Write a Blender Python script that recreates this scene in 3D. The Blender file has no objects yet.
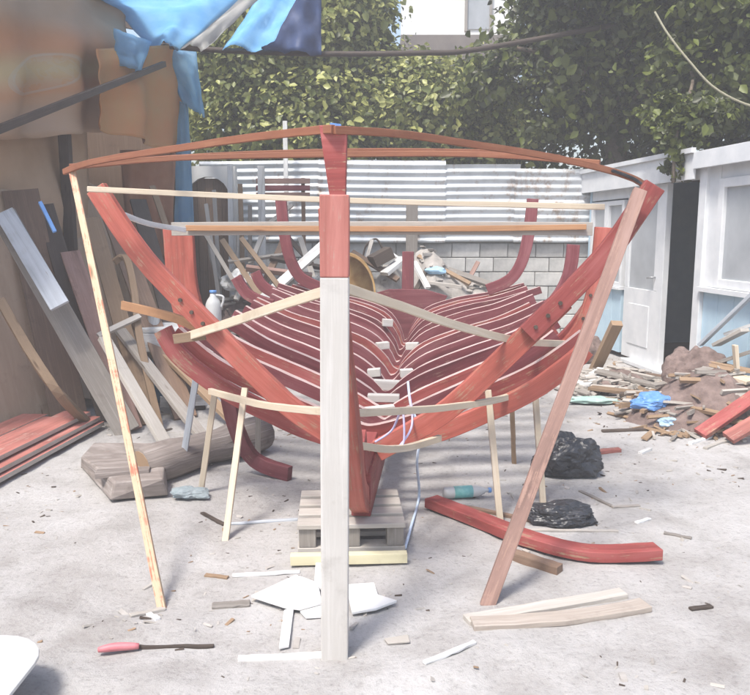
import bpy, math, random
import numpy as np
from mathutils import Vector, Matrix, noise

random.seed(7)
np.random.seed(7)
S = bpy.context.scene
COL = S.collection
R = math.radians

# ------------------------------------------------------------------ camera
F = 760.0            # focal length in pixels of the 750 px wide photograph
CX, CY = 375.0, 347.5
HORIZON = 232.0
EYE = 1.6
PITCH = math.atan((CY - HORIZON) / F)
cam_d = bpy.data.cameras.new('camera')
cam_d.sensor_width = 36.0
cam_d.lens = 36.0 * F / 750.0
cam_d.clip_start = 0.05
cam_d.clip_end = 500
cam = bpy.data.objects.new('camera', cam_d)
cam.location = (0, 0, EYE)
cam.rotation_euler = (math.pi / 2 - PITCH, 0, 0)
COL.objects.link(cam)
S.camera = cam

# ------------------------------------------------------------------ light
SUN_DIR = Vector((-0.27, -0.40, 0.87)).normalized()      # from the yard towards the sun
elev = math.asin(SUN_DIR.z)
azim = math.atan2(SUN_DIR.x, SUN_DIR.y)
W = bpy.data.worlds.new('World')
S.world = W
W.use_nodes = True
nt = W.node_tree
sky = nt.nodes.new('ShaderNodeTexSky')
sky.sky_type = 'NISHITA'
sky.sun_disc = False
sky.sun_elevation = elev
sky.sun_rotation = azim % (2 * math.pi)
sky.air_density = 1.2
sky.dust_density = 3.0
bg = nt.nodes['Background']
bg.inputs['Strength'].default_value = 0.15
nt.links.new(sky.outputs[0], bg.inputs['Color'])
S.cycles.adaptive_threshold = 0.025
S.cycles.max_bounces = 4
S.cycles.diffuse_bounces = 3
S.cycles.glossy_bounces = 2
S.cycles.transmission_bounces = 3
S.cycles.volume_bounces = 0
sun_d = bpy.data.lights.new('sun', 'SUN')
sun_d.energy = 2.8
sun_d.angle = R(12)
sun_d.color = (1.0, 0.955, 0.89)
sun = bpy.data.objects.new('sun', sun_d)
sun.rotation_euler = SUN_DIR.to_track_quat('Z', 'Y').to_euler()
sun.location = SUN_DIR * 30
COL.objects.link(sun)
S.view_settings.view_transform = 'Standard'
S.view_settings.look = 'None'
S.view_settings.exposure = 0.88
S.view_settings.gamma = 1.0
S.view_settings.use_curve_mapping = False

# ------------------------------------------------------------------ helpers
cp, sp = math.cos(PITCH), math.sin(PITCH)

def ray(px, py):
    u = (px - CX) / F
    v = (CY - py) / F
    return Vector((u, cp + v * sp, -sp + v * cp))

def P(px, py, d):
    """point seen at a pixel, at ground distance d in front of the camera"""
    r = ray(px, py)
    return Vector((0, 0, EYE)) + r * (d / r.y)

def G(px, py, z=0.0):
    """point of the yard floor seen at a pixel"""
    r = ray(px, py)
    return Vector((0, 0, EYE)) + r * ((z - EYE) / r.z)

def tag(o, label=None, cat=None, group=None, kind=None):
    if label: o['label'] = label
    if cat: o['category'] = cat
    if group: o['group'] = group
    if kind: o['kind'] = kind
    return o

def empty(name, loc=(0, 0, 0), label=None, cat=None, group=None, rz=0.0):
    o = bpy.data.objects.new(name, None)
    o.location = loc
    o.rotation_euler = (0, 0, rz)
    o.empty_display_size = 0.2
    COL.objects.link(o)
    bpy.context.view_layer.update()
    return tag(o, label, cat, group)

def crom(pts, n=6):
    pts = [Vector(p) for p in pts]
    if len(pts) < 3:
        return pts
    out = []
    for i in range(len(pts) - 1):
        p0 = pts[max(i - 1, 0)]; p1 = pts[i]; p2 = pts[i + 1]; p3 = pts[min(i + 2, len(pts) - 1)]
        for k in range(n):
            t = k / n
            out.append(0.5 * ((2 * p1) + (p2 - p0) * t + (2 * p0 - 5 * p1 + 4 * p2 - p3) * t * t
                              + (3 * p1 - p0 - 3 * p2 + p3) * t ** 3))
    out.append(pts[-1])
    return out

def wm(o):
    m = o.matrix_basis.copy()
    p = o.parent
    while p is not None:
        m = p.matrix_basis @ m
        p = p.parent
    return m

class MB:
    def __init__(s):
        s.v = []; s.f = []; s.uv = []; s.m = []
    def quad(s, a, b, c, d, uv=((0, 0), (1, 0), (1, 1), (0, 1)), m=0):
        n = len(s.v)
        s.v += [Vector(a), Vector(b), Vector(c), Vector(d)]
        s.f.append((n, n + 1, n + 2, n + 3)); s.uv.append(list(uv)); s.m.append(m)
    def sweep(s, pts, w, h, side, jit=0.0, m=(0, 0, 0, 0), cap=0, wf=None):
        """rectangular section along pts; w across 'side', h across the third axis.
        sides: 0 = -third axis, 1 = +side, 2 = +third axis, 3 = -side"""
        pts = [Vector(p) for p in pts]
        side0 = side
        n0 = len(s.v)
        L = 0.0
        ls = []
        u0 = random.uniform(0, 20)
        for i, p in enumerate(pts):
            t = (pts[min(i + 1, len(pts) - 1)] - pts[max(i - 1, 0)]).normalized()
            sd = Vector(side0)
            sd = (sd - t * sd.dot(t)).normalized()
            up = sd.cross(t).normalized()
            if i: L += (p - pts[i - 1]).length
            ls.append(L)
            k = 1.0 if wf is None else wf(i / max(1, len(pts) - 1))
            hw, hh = w * 0.5, h * 0.5 * k
            for a, b in ((-1, -1), (1, -1), (1, 1), (-1, 1)):
                s.v.append(p + sd * (a * hw + random.uniform(-jit, jit)) + up * (b * hh + random.uniform(-jit, jit)))
        per = [0, w, w + h, 2 * w + h, 2 * w + 2 * h]
        for i in range(len(pts) - 1):
            for j in range(4):
                a = n0 + i * 4 + j; b = n0 + i * 4 + (j + 1) % 4
                s.f.append((a, b, b + 4, a + 4))
                s.uv.append([(u0 + ls[i], per[j]), (u0 + ls[i], per[j + 1]), (u0 + ls[i + 1], per[j + 1]), (u0 + ls[i + 1], per[j])])
                s.m.append(m[j])
        e = len(s.v) - 4
        s.f.append((n0 + 3, n0 + 2, n0 + 1, n0)); s.uv.append([(u0, 0), (u0 + .02, 0), (u0 + .02, h), (u0, h)]); s.m.append(cap)
        s.f.append((e, e + 1, e + 2, e + 3)); s.uv.append([(u0, 0), (u0 + .02, 0), (u0 + .02, h), (u0, h)]); s.m.append(cap)
        return s
    def tube(s, pts, r, n=8, m=0, rf=None, cap=True):
        pts = [Vector(p) for p in pts]
        n0 = len(s.v)
        L = 0
        prev = None
        ls = []
        for i, p in enumerate(pts):
            t = (pts[min(i + 1, len(pts) - 1)] - pts[max(i - 1, 0)]).normalized()
            if prev is None:
                prev = Vector((0, 0, 1)) if abs(t.z) < 0.9 else Vector((1, 0, 0))
            a = (prev - t * prev.dot(t)).normalized()
            prev = a
            b = t.cross(a)
            if i: L += (p - pts[i - 1]).length
            ls.append(L)
            rr = r * (rf(i / max(1, len(pts) - 1)) if rf else 1)
            for k in range(n):
                q = 2 * math.pi * k / n
                s.v.append(p + a * (math.cos(q) * rr) + b * (math.sin(q) * rr))
        for i in range(len(pts) - 1):
            for k in range(n):
                a = n0 + i * n + k; b = n0 + i * n + (k + 1) % n
                s.f.append((a, b, b + n, a + n))
                s.uv.append([(ls[i], k * r), (ls[i], (k + 1) * r), (ls[i + 1], (k + 1) * r), (ls[i + 1], k * r)])
                s.m.append(m)
        if cap:
            s.f.append(tuple(n0 + k for k in reversed(range(n)))); s.uv.append([(0, 0)] * n); s.m.append(m)
            e = n0 + (len(pts) - 1) * n
            s.f.append(tuple(e + k for k in range(n))); s.uv.append([(0, 0)] * n); s.m.append(m)
        return s
    def box(s, c, size, rot=None, m=0):
        c = Vector(c)
        M = rot if rot is not None else Matrix.Identity(3)
        x, y, z = [k * 0.5 for k in size]
        n = len(s.v)
        for a in (-1, 1):
            for b in (-1, 1):
                for d in (-1, 1):
                    s.v.append(c + M @ Vector((a * x, b * y, d * z)))
        for f, (e1, e2) in (((0, 1, 3, 2), (2, 1)), ((4, 6, 7, 5), (1, 2)), ((0, 4, 5, 1), (0, 2)), ((2, 3, 7, 6), (2, 0)), ((0, 2, 6, 4), (1, 0)), ((1, 5, 7, 3), (0, 1))):
            s.f.append(tuple(n + k for k in f))
            A, B = size[e1], size[e2]
            if A >= B: s.uv.append([(0, 0), (A, 0), (A, B), (0, B)])
            else: s.uv.append([(0, 0), (0, A), (B, A), (B, 0)])
            s.m.append(m)
        return s
    def prism(s, poly, ext, m=0, mside=None):
        """poly: list of 3-D points of one face, ext: vector to the other face"""
        poly = [Vector(p) for p in poly]
        ext = Vector(ext)
        n = len(s.v); k = len(poly)
        s.v += poly + [p + ext for p in poly]
        uvp = [(p.x + p.y, p.z + p.y * .3) for p in poly]
        s.f.append(tuple(range(n + k - 1, n - 1, -1))); s.uv.append(uvp[::-1]); s.m.append(m)
        s.f.append(tuple(range(n + k, n + 2 * k))); s.uv.append(uvp); s.m.append(m)
        for i in range(k):
            j = (i + 1) % k
            s.f.append((n + i, n + j, n + k + j, n + k + i))
            l = (poly[i] - poly[j]).length
            s.uv.append([(0, 0), (l, 0), (l, ext.length), (0, ext.length)]); s.m.append(m if mside is None else mside)
        return s
    def build(s, name, mats, parent=None, label=None, cat=None, group=None, kind=None, smooth=False, bevel=0.0):
        me = bpy.data.meshes.new(name)
        org = Vector((0, 0, 0))
        vs = s.v
        if parent is None and len(vs):                     # origin at the thing's base
            xs = [v.x for v in vs]; ys = [v.y for v in vs]; zs = [v.z for v in vs]
            org = Vector(((min(xs) + max(xs)) / 2, (min(ys) + max(ys)) / 2, min(zs)))
            vs = [v - org for v in vs]
        elif parent is not None:
            M = wm(parent).inverted()
            vs = [M @ v for v in vs]
        me.from_pydata([tuple(v) for v in vs], [], s.f)
        uvl = me.uv_layers.new(name='UVMap')
        flat = [c for f in s.uv for uv in f for c in uv]
        uvl.data.foreach_set('uv', flat)
        if not isinstance(mats, (list, tuple)): mats = [mats]
        for mm in mats: me.materials.append(mm)
        me.polygons.foreach_set('material_index', s.m)
        if smooth: me.polygons.foreach_set('use_smooth', [True] * len(s.f))
        me.update()
        o = bpy.data.objects.new(name, me)
        COL.objects.link(o)
        if parent is not None: o.parent = parent
        else: o.location = org
        if bevel:
            b = o.modifiers.new('bevel', 'BEVEL'); b.width = bevel; b.segments = 2; b.limit_method = 'ANGLE'
        return tag(o, label, cat, group, kind)

# ------------------------------------------------------------------ materials
def new_mat(name):
    m = bpy.data.materials.new(name)
    m.use_nodes = True
    n = m.node_tree.nodes; l = m.node_tree.links
    return m, n, l, n['Principled BSDF']

def ramp(n, l, fac, cols, pos=None):
    r = n.new('ShaderNodeValToRGB')
    el = r.color_ramp.elements
    k = len(cols)
    while len(el) < k: el.new(0.5)
    for i, c in enumerate(cols):
        el[i].position = pos[i] if pos else i / (k - 1)
        el[i].color = (*c, 1)
    l.new(fac, r.inputs[0])
    return r

def nz(n, l, vec, scale, detail=5, rough=0.55, dist=0.0):
    t = n.new('ShaderNodeTexNoise')
    t.inputs['Scale'].default_value = scale
    t.inputs['Detail'].default_value = detail
    t.inputs['Roughness'].default_value = rough
    t.inputs['Distortion'].default_value = dist
    if vec is not None: l.new(vec, t.inputs['Vector'])
    return t

def bump(n, l, h, strength, dist, bsdf):
    b = n.new('ShaderNodeBump')
    b.inputs['Strength'].default_value = strength
    b.inputs['Distance'].default_value = dist
    l.new(h, b.inputs['Height']); l.new(b.outputs[0], bsdf.inputs['Normal'])

def mixc(n, l, fac, a, b, mode='MIX'):
    x = n.new('ShaderNodeMix'); x.data_type = 'RGBA'; x.blend_type = mode
    if isinstance(fac, (int, float)): x.inputs[0].default_value = fac
    else: l.new(fac, x.inputs[0])
    for i, c in ((6, a), (7, b)):
        if isinstance(c, tuple): x.inputs[i].default_value = (*c, 1)
        else: l.new(c, x.inputs[i])
    return x.outputs[2]

def wood(name, c1, c2, c3=None, rough=0.75, grain=(2.2, 55.0), paint=None, worn=0.0, var=0.25, bmp=0.25):
    """long-grained wood in UV space (u runs along the piece); optional worn paint over it"""
    m, n, l, b = new_mat(name)
    uv = n.new('ShaderNodeUVMap')
    mp = n.new('ShaderNodeMapping'); l.new(uv.outputs[0], mp.inputs[0])
    mp.inputs['Scale'].default_value = (grain[0], grain[1], 1)
    oi = n.new('ShaderNodeObjectInfo')
    ad = n.new('ShaderNodeVectorMath'); ad.operation = 'ADD'
    l.new(mp.outputs[0], ad.inputs[0])
    cb = n.new('ShaderNodeCombineXYZ')
    mu = n.new('ShaderNodeMath'); mu.operation = 'MULTIPLY'; mu.inputs[1].default_value = 57.0
    l.new(oi.outputs['Random'], mu.inputs[0]); l.new(mu.outputs[0], cb.inputs[2]); l.new(cb.outputs[0], ad.inputs[1])
    t = nz(n, l, ad.outputs[0], 1.0, 6, 0.6, 0.4)
    cols = [c1, c2] if c3 is None else [c1, c2, c3]
    r = ramp(n, l, t.outputs[0], cols, [0.3, 0.7] if c3 is None else [0.28, 0.5, 0.72])
    geo = n.new('ShaderNodeTexCoord')
    t2 = nz(n, l, geo.outputs['Object'], 3.1, 4)
    col = mixc(n, l, t2.outputs[0], r.outputs[0], (c1[0] * .7, c1[1] * .68, c1[2] * .66))
    # knots
    mk = n.new('ShaderNodeMapping'); mk.inputs['Scale'].default_value = (2.6 / grain[0], 13.0 / grain[1], 1); l.new(ad.outputs[0], mk.inputs[0])
    vk = n.new('ShaderNodeTexVoronoi'); vk.inputs['Scale'].default_value = 1.0; l.new(mk.outputs[0], vk.inputs['Vector'])
    rk_ = ramp(n, l, vk.outputs['Distance'], [(1, 1, 1), (0, 0, 0)], [.05, .16])
    sk = n.new('ShaderNodeSeparateColor'); l.new(vk.outputs['Color'], sk.inputs[0])
    gk = n.new('ShaderNodeMath'); gk.operation = 'GREATER_THAN'; gk.inputs[1].default_value = .6; l.new(sk.outputs[0], gk.inputs[0])
    fk = n.new('ShaderNodeMath'); fk.operation = 'MULTIPLY'; l.new(rk_.outputs[0], fk.inputs[0]); l.new(gk.outputs[0], fk.inputs[1])
    col = mixc(n, l, fk.outputs[0], col, (c2[0] * .42, c2[1] * .34, c2[2] * .28))
    # grime patches
    tg = nz(n, l, geo.outputs['Object'], 5.5, 6, .7)
    rg = ramp(n, l, tg.outputs[0], [(0, 0, 0), (.55, .55, .55)], [.56, .72])
    col = mixc(n, l, rg.outputs[0], col, (c2[0] * .62, c2[1] * .60, c2[2] * .58))
    if paint:
        t3 = nz(n, l, geo.outputs['Object'], 9.0, 8, 0.7)
        t4 = nz(n, l, ad.outputs[0], 2.0, 4, 0.7)
        mm = n.new('ShaderNodeMath'); mm.operation = 'ADD'; l.new(t3.outputs[0], mm.inputs[0]); l.new(t4.outputs[0], mm.inputs[1])
        rp = ramp(n, l, mm.outputs[0], [(0, 0, 0), (1, 1, 1)], [max(0, .5 * (0.55 + worn)), min(1, .5 * (0.55 + worn) + .05)])
        mh = n.new('ShaderNodeMath'); mh.operation = 'MULTIPLY'; mh.inputs[1].default_value = 0.5
        l.new(mm.outputs[0], mh.inputs[0]); l.new(mh.outputs[0], rp.inputs[0])
        t5 = nz(n, l, geo.outputs['Object'], 2.3, 4)
        mp5 = n.new('ShaderNodeMapping'); mp5.inputs['Scale'].default_value = (.35, .22, 1); l.new(ad.outputs[0], mp5.inputs[0])
        t6 = nz(n, l, mp5.outputs[0], 1.0, 7, .7, .6)
        m6 = n.new('ShaderNodeMath'); m6.operation = 'MULTIPLY_ADD'; m6.inputs[1].default_value = .75; l.new(t6.outputs[0], m6.inputs[0])
        m7 = n.new('ShaderNodeMath'); m7.operation = 'MULTIPLY'; m7.inputs[1].default_value = .3; l.new(t5.outputs[0], m7.inputs[0]); l.new(m7.outputs[0], m6.inputs[2])
        pc = ramp(n, l, m6.outputs[0], [tuple(k * .55 for k in paint), paint, tuple(k * 1.25 + .05 for k in paint)], [.36, .52, .70])
        col = mixc(n, l, rp.outputs[0], col, pc.outputs[0])
    hsv = n.new('ShaderNodeHueSaturation')
    mr = n.new('ShaderNodeMapRange'); mr.inputs[3].default_value = 1 - var; mr.inputs[4].default_value = 1 + var
    l.new(oi.outputs['Random'], mr.inputs[0]); l.new(mr.outputs[0], hsv.inputs['Value']); l.new(col, hsv.inputs['Color'])
    l.new(hsv.outputs[0], b.inputs['Base Color'])
    b.inputs['Roughness'].default_value = rough
    bump(n, l, t.outputs[0], bmp, 0.004, b)
    return m

def plain(name, c1, c2, scale=6, rough=0.6, bmp=0.1, bd=0.01, metal=0.0, detail=6, trans=0.0, spec=0.5, coord='Object', var=0.0):
    m, n, l, b = new_mat(name)
    tc = n.new('ShaderNodeTexCoord')
    t = nz(n, l, tc.outputs[coord], scale, detail, 0.6)
    r = ramp(n, l, t.outputs[0], [c1, c2], [.32, .68])
    if var:
        oi = n.new('ShaderNodeObjectInfo'); hsv = n.new('ShaderNodeHueSaturation'); mr = n.new('ShaderNodeMapRange')
        mr.inputs[3].default_value = 1 - var; mr.inputs[4].default_value = 1 + var
        l.new(oi.outputs['Random'], mr.inputs[0]); l.new(mr.outputs[0], hsv.inputs['Value']); l.new(r.outputs[0], hsv.inputs['Color']); l.new(hsv.outputs[0], b.inputs['Base Color'])
    else:
        l.new(r.outputs[0], b.inputs['Base Color'])
    b.inputs['Roughness'].default_value = rough
    b.inputs['Metallic'].default_value = metal
    b.inputs['Specular IOR Level'].default_value = spec
    if bmp: bump(n, l, t.outputs[0], bmp, bd, b)
    if trans:
        out = n['Material Output']
        tr = n.new('ShaderNodeBsdfTranslucent'); l.new(r.outputs[0], tr.inputs[0])
        mx = n.new('ShaderNodeMixShader'); mx.inputs[0].default_value = trans
        l.new(b.outputs[0], mx.inputs[1]); l.new(tr.outputs[0], mx.inputs[2]); l.new(mx.outputs[0], out.inputs[0])
    return m

def leafmat(name, dark, mid, light, trans=0.35):
    m, n, l, b = new_mat(name)
    g = n.new('ShaderNodeNewGeometry')
    tc = n.new('ShaderNodeTexCoord')
    t = nz(n, l, tc.outputs['Object'], 1.1, 3)
    a = n.new('ShaderNodeMath'); a.operation = 'MULTIPLY_ADD'; a.inputs[1].default_value = 0.6; l.new(g.outputs['Random Per Island'], a.inputs[0])
    mu = n.new('ShaderNodeMath'); mu.operation = 'MULTIPLY'; mu.inputs[1].default_value = 0.5; l.new(t.outputs[0], mu.inputs[0]); l.new(mu.outputs[0], a.inputs[2])
    r = ramp(n, l, a.outputs[0], [dark, mid, light], [.2, .50, .78])
    l.new(r.outputs[0], b.inputs['Base Color'])
    b.inputs['Roughness'].default_value = 0.45
    out = n['Material Output']
    tr = n.new('ShaderNodeBsdfTranslucent'); l.new(r.outputs[0], tr.inputs[0])
    mx = n.new('ShaderNodeMixShader'); mx.inputs[0].default_value = trans
    l.new(b.outputs[0], mx.inputs[1]); l.new(tr.outputs[0], mx.inputs[2]); l.new(mx.outputs[0], out.inputs[0])
    return m

PALE = (0.62, 0.50, 0.36)
M = {}
M['pale'] = wood('pale_wood', (0.74, 0.65, 0.52), (0.62, 0.51, 0.37), (0.80, 0.73, 0.62), var=.08)
M['bleached'] = wood('bleached_post', (0.66, 0.64, 0.61), (0.55, 0.53, 0.50), (0.74, 0.72, 0.70), var=.03)
M['orange_wood'] = wood('fresh_wood', (0.52, 0.29, 0.15), (0.40, 0.20, 0.10), (0.60, 0.37, 0.20), var=.1)
M['batten'] = wood('red_batten', (0.36, 0.15, 0.08), (0.27, 0.095, 0.055), (0.42, 0.2, 0.11), var=.1)
M['grey'] = wood('grey_weathered_wood', (0.36, 0.33, 0.30), (0.22, 0.20, 0.18), (0.45, 0.42, 0.39))
M['greylight'] = wood('light_weathered_wood', (0.55, 0.52, 0.48), (0.40, 0.37, 0.33), (0.63, 0.60, 0.57), var=.12)
M['weathered_pale'] = wood('weathered_pale_wood', (0.50, 0.44, 0.385), (0.34, 0.29, 0.25), (0.60, 0.54, 0.49), var=.05, bmp=.6)
M['brown'] = wood('brown_wood', (0.26, 0.17, 0.12), (0.17, 0.11, 0.075), (0.34, 0.24, 0.17))
M['tan'] = wood('tan_wood', (0.36, 0.25, 0.16), (0.27, 0.18, 0.11), (0.43, 0.31, 0.21))
M['plyw'] = wood('beige_plywood', (0.54, 0.40, 0.29), (0.44, 0.31, 0.21), (0.60, 0.46, 0.35), grain=(1.5, 9), var=.06)
M['dark'] = wood('dark_wood', (0.10, 0.075, 0.06), (0.06, 0.045, 0.035), (0.14, 0.10, 0.08))
M['red'] = wood('red_primer', (0.42, 0.25, 0.17), (0.30, 0.18, 0.12), paint=(0.27, 0.052, 0.046), worn=0.25, var=.12, rough=.66)
M['red2'] = wood('bright_red_primer', (0.42, 0.22, 0.15), (0.32, 0.17, 0.11), paint=(0.37, 0.088, 0.062), worn=0.25, var=.1, rough=.66)
M['maroon'] = wood('maroon_primer', (0.34, 0.2, 0.16), (0.24, 0.14, 0.11), paint=(0.17, 0.034, 0.042), worn=0.2, var=.15, rough=.66)
M['edge'] = wood('edge_light_tint', (0.70, 0.57, 0.54), (0.50, 0.30, 0.28), (0.78, 0.70, 0.67), var=.12, grain=(5, 30))  # pale colour paints in the light caught by the ribs' upper edges
M['pinkred'] = wood('dusty_red_paint', (0.5, 0.36, 0.30), (0.42, 0.3, 0.25), paint=(0.38, 0.135, 0.11), worn=0.24, var=.1, rough=.8)
M['redbrown'] = wood('dusty_red_brown', (0.42, 0.27, 0.22), (0.33, 0.2, 0.16), paint=(0.27, 0.165, 0.135), worn=0.28, var=.05, rough=.8)
M['whitep'] = wood('white_painted_wood', (0.60, 0.57, 0.52), (0.5, 0.47, 0.43), paint=(0.66, 0.66, 0.65), worn=0.24, var=.06, rough=.6)
M['greyblue'] = wood('grey_blue_board', (0.42, 0.42, 0.42), (0.36, 0.37, 0.38), paint=(0.42, 0.45, 0.49), worn=0.22, var=.05)
M['plastic_white'] = plain('white_plastic', (0.50, 0.51, 0.51), (0.58, 0.58, 0.57), 3, .35, .02)
M['plastic_blue'] = plain('blue_plastic', (0.10, 0.24, 0.55), (0.16, 0.34, 0.68), 8, .4, .1)
M['plastic_black'] = plain('black_plastic', (0.016, 0.017, 0.02), (0.045, 0.046, 0.052), 14, .28, .5, .02)
M['rope_blue'] = plain('pale_blue_cord', (0.50, 0.62, 0.78), (0.62, 0.72, 0.85), 40, .7, .1)
M['rope'] = plain('pale_rope', (0.20, 0.19, 0.13), (0.30, 0.28, 0.2), 60, .9, .3)
M['rust'] = plain('rusty_brown', (0.36, 0.20, 0.07), (0.55, 0.36, 0.15), 7, .8, .4)
M['metal'] = plain('grey_metal', (0.30, 0.31, 0.32), (0.48, 0.49, 0.50), 5, .45, .1, metal=.5)
M['concrete'] = plain('concrete_block', (0.36, 0.36, 0.35), (0.54, 0.53, 0.51), 7, .9, .5, .01, var=.18)
M['mortar'] = plain('mortar', (0.30, 0.29, 0.28), (0.40, 0.39, 0.37), 14, .95, .4)
M['stone'] = plain('rubble_stone', (0.28, 0.26, 0.24), (0.46, 0.43, 0.40), 8, .95, .5)
M['soil'] = plain('dark_soil', (0.12, 0.085, 0.075), (0.25, 0.185, 0.165), 9, .95, .8, .04)
M['bark'] = plain('bark', (0.10, 0.075, 0.055), (0.20, 0.16, 0.12), 14, .9, .8, .02)
M['log'] = wood('log_bark', (0.31, 0.27, 0.25), (0.11, 0.09, 0.08), (0.45, 0.41, 0.39), grain=(2.2, 26), bmp=1.0)
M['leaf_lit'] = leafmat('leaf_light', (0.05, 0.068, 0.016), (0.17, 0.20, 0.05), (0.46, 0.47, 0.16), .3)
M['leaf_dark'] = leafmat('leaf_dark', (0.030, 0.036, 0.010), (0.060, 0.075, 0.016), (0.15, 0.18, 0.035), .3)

def corrugated_mat(nm, lo=.62):
    m, n, l, b = new_mat(nm)
    tc = n.new('ShaderNodeTexCoord')
    t = nz(n, l, tc.outputs['Object'], 1.6, 6, .65)
    mp = n.new('ShaderNodeMapping'); mp.inputs['Scale'].default_value = (2.6, 2.6, 1.1); l.new(tc.outputs['Object'], mp.inputs[0])
    t2 = nz(n, l, mp.outputs[0], 2.0, 6, .7)
    r = ramp(n, l, t.outputs[0], [(0.50, 0.53, 0.55), (0.66, 0.69, 0.71), (0.74, 0.76, 0.77)], [.3, .5, .7])
    r2 = ramp(n, l, t2.outputs[0], [(0, 0, 0), (1, 1, 1)], [lo, lo + .16])
    c = mixc(n, l, r2.outputs[0], r.outputs[0], (0.34, 0.25, 0.19))
    l.new(c, b.inputs['Base Color'])
    b.inputs['Roughness'].default_value = .5
    b.inputs['Metallic'].default_value = .15
    return m
M['corr'] = corrugated_mat('galvanised_sheet', .56)
M['corr_rust'] = corrugated_mat('rusty_sheet', .50)

def ground_mat():
    m, n, l, b = new_mat('sandy_yard')
    tc = n.new('ShaderNodeTexCoord')
    big = nz(n, l, tc.outputs['Object'], .55, 5, .6, .3)
    mid = nz(n, l, tc.outputs['Object'], 3.2, 7, .65, .4)
    fine = nz(n, l, tc.outputs['Object'], 38, 6, .75)
    sp_ = n.new('ShaderNodeTexVoronoi'); sp_.inputs['Scale'].default_value = 55; l.new(tc.outputs['Object'], sp_.inputs['Vector'])
    r1 = ramp(n, l, big.outputs[0], [(0.33, 0.31, 0.295), (0.48, 0.465, 0.455)], [.36, .62])
    r2 = ramp(n, l, mid.outputs[0], [(0.26, 0.24, 0.225), (0.43, 0.415, 0.405), (0.54, 0.53, 0.525)], [.3, .5, .7])
    c = mixc(n, l, .55, r1.outputs[0], r2.outputs[0])
    r3 = ramp(n, l, fine.outputs[0], [(.55, .54, .53), (1, 1, 1), (1.12, 1.12, 1.12)], [.28, .46, .75])
    c = mixc(n, l, .8, c, r3.outputs[0], 'MULTIPLY')
    r4 = ramp(n, l, sp_.outputs['Distance'], [(1, 1, 1), (0, 0, 0)], [.07, .13])
    t5 = nz(n, l, tc.outputs['Object'], 2.0, 4)
    r5 = ramp(n, l, t5.outputs[0], [(0, 0, 0), (1, 1, 1)], [.48, .62])
    f = mixc(n, l, 1.0, r4.outputs[0], r5.outputs[0], 'MULTIPLY')
    c = mixc(n, l, f, c, (0.17, 0.15, 0.135))
    l.new(c, b.inputs['Base Color'])
    b.inputs['Roughness'].default_value = .95
    b.inputs['Specular IOR Level'].default_value = .2
    ad = n.new('ShaderNodeMath'); ad.operation = 'ADD'; l.new(mid.outputs[0], ad.inputs[0]); l.new(fine.outputs[0], ad.inputs[1])
    bump(n, l, ad.outputs[0], .6, .025, b)
    return m
M['ground'] = ground_mat()

# ------------------------------------------------------------------ ground: one sheet
def gh(x, y):
    v = noise.noise(Vector((x * .9, y * .9, 0))) * .018 + noise.noise(Vector((x * 3.1, y * 3.1, 4))) * .011 + noise.noise(Vector((x * 8, y * 8, 8))) * .006
    k = math.exp(-((y - 3.02 - .12 * math.sin(x * 2.2)) / .09) ** 2) * .022 * (1 if -2.2 < x < -.7 else 0)
    k += math.exp(-((y - 2.55 - .08 * math.sin(x * 3)) / .07) ** 2) * .018 * (1 if -1.6 < x < .4 else 0)
    return v - .014 + k

def axis(a, b, st, lo, hi):
    c = list(np.arange(a, b + 1e-6, st))
    g = st; x = a; left = []
    while x > lo:
        g *= 1.5; x -= g; left.append(max(x, lo))
    g = st; x = b; right = []
    while x < hi:
        g *= 1.5; x += g; right.append(min(x, hi))
    return left[::-1] + c + right
gx = axis(-4.6, 4.6, .055, -60, 60)
gy = axis(1.4, 11.6, .06, -60, 60)
gb = MB()
nx = len(gx)
for y in gy:
    for x in gx:
        gb.v.append(Vector((x, y, gh(x, y) if abs(x) < 15 and -5 < y < 25 else -.02)))
for j in range(len(gy) - 1):
    for i in range(nx - 1):
        a = j * nx + i
        gb.f.append((a, a + 1, a + nx + 1, a + nx)); gb.uv.append([(0, 0)] * 4); gb.m.append(0)
go = gb.build('ground', M['ground'], smooth=True, kind='structure')

# ------------------------------------------------------------------ back fence wall: concrete blocks below, corrugated sheets above
WALL_Y = 10.95
wall = empty('block_wall', (0.3, WALL_Y + .1, 0), 'grey concrete block wall along the back of the yard, under the corrugated sheets', 'wall')
x0, x1 = -3.3, 4.0
MB().box(((x0 + x1) / 2, WALL_Y + .10, .74), (x1 - x0, .10, 1.50)).build('mortar_core', M['mortar'], wall)
bm_me = None
for row in range(7):
    z = .11 + row * .205
    x = x0 + (.2 if row % 2 else 0)
    while x < x1 - .2:
        if bm_me is None:
            mb = MB().box((0, 0, 0), (.392, .14, .195))
            o = mb.build('block', M['concrete'], wall, bevel=.008)
            bm_me = o.data
            for v in bm_me.vertices: v.co = wall.matrix_world @ v.co
        else:
            o = bpy.data.objects.new('block', bm_me); COL.objects.link(o); o.parent = wall
            b = o.modifiers.new('bevel', 'BEVEL'); b.width = .008; b.segments = 1
        o.location = wall.matrix_world.inverted() @ Vector((x + .2, WALL_Y + .085 + random.uniform(-.006, .006), z))
        o.rotation_euler = (0, random.uniform(-.006, .006), random.uniform(-.012, .012))
        x += .40
# rough rubble course where blocks are missing, right of centre
for k in range(9):
    pass

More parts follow.
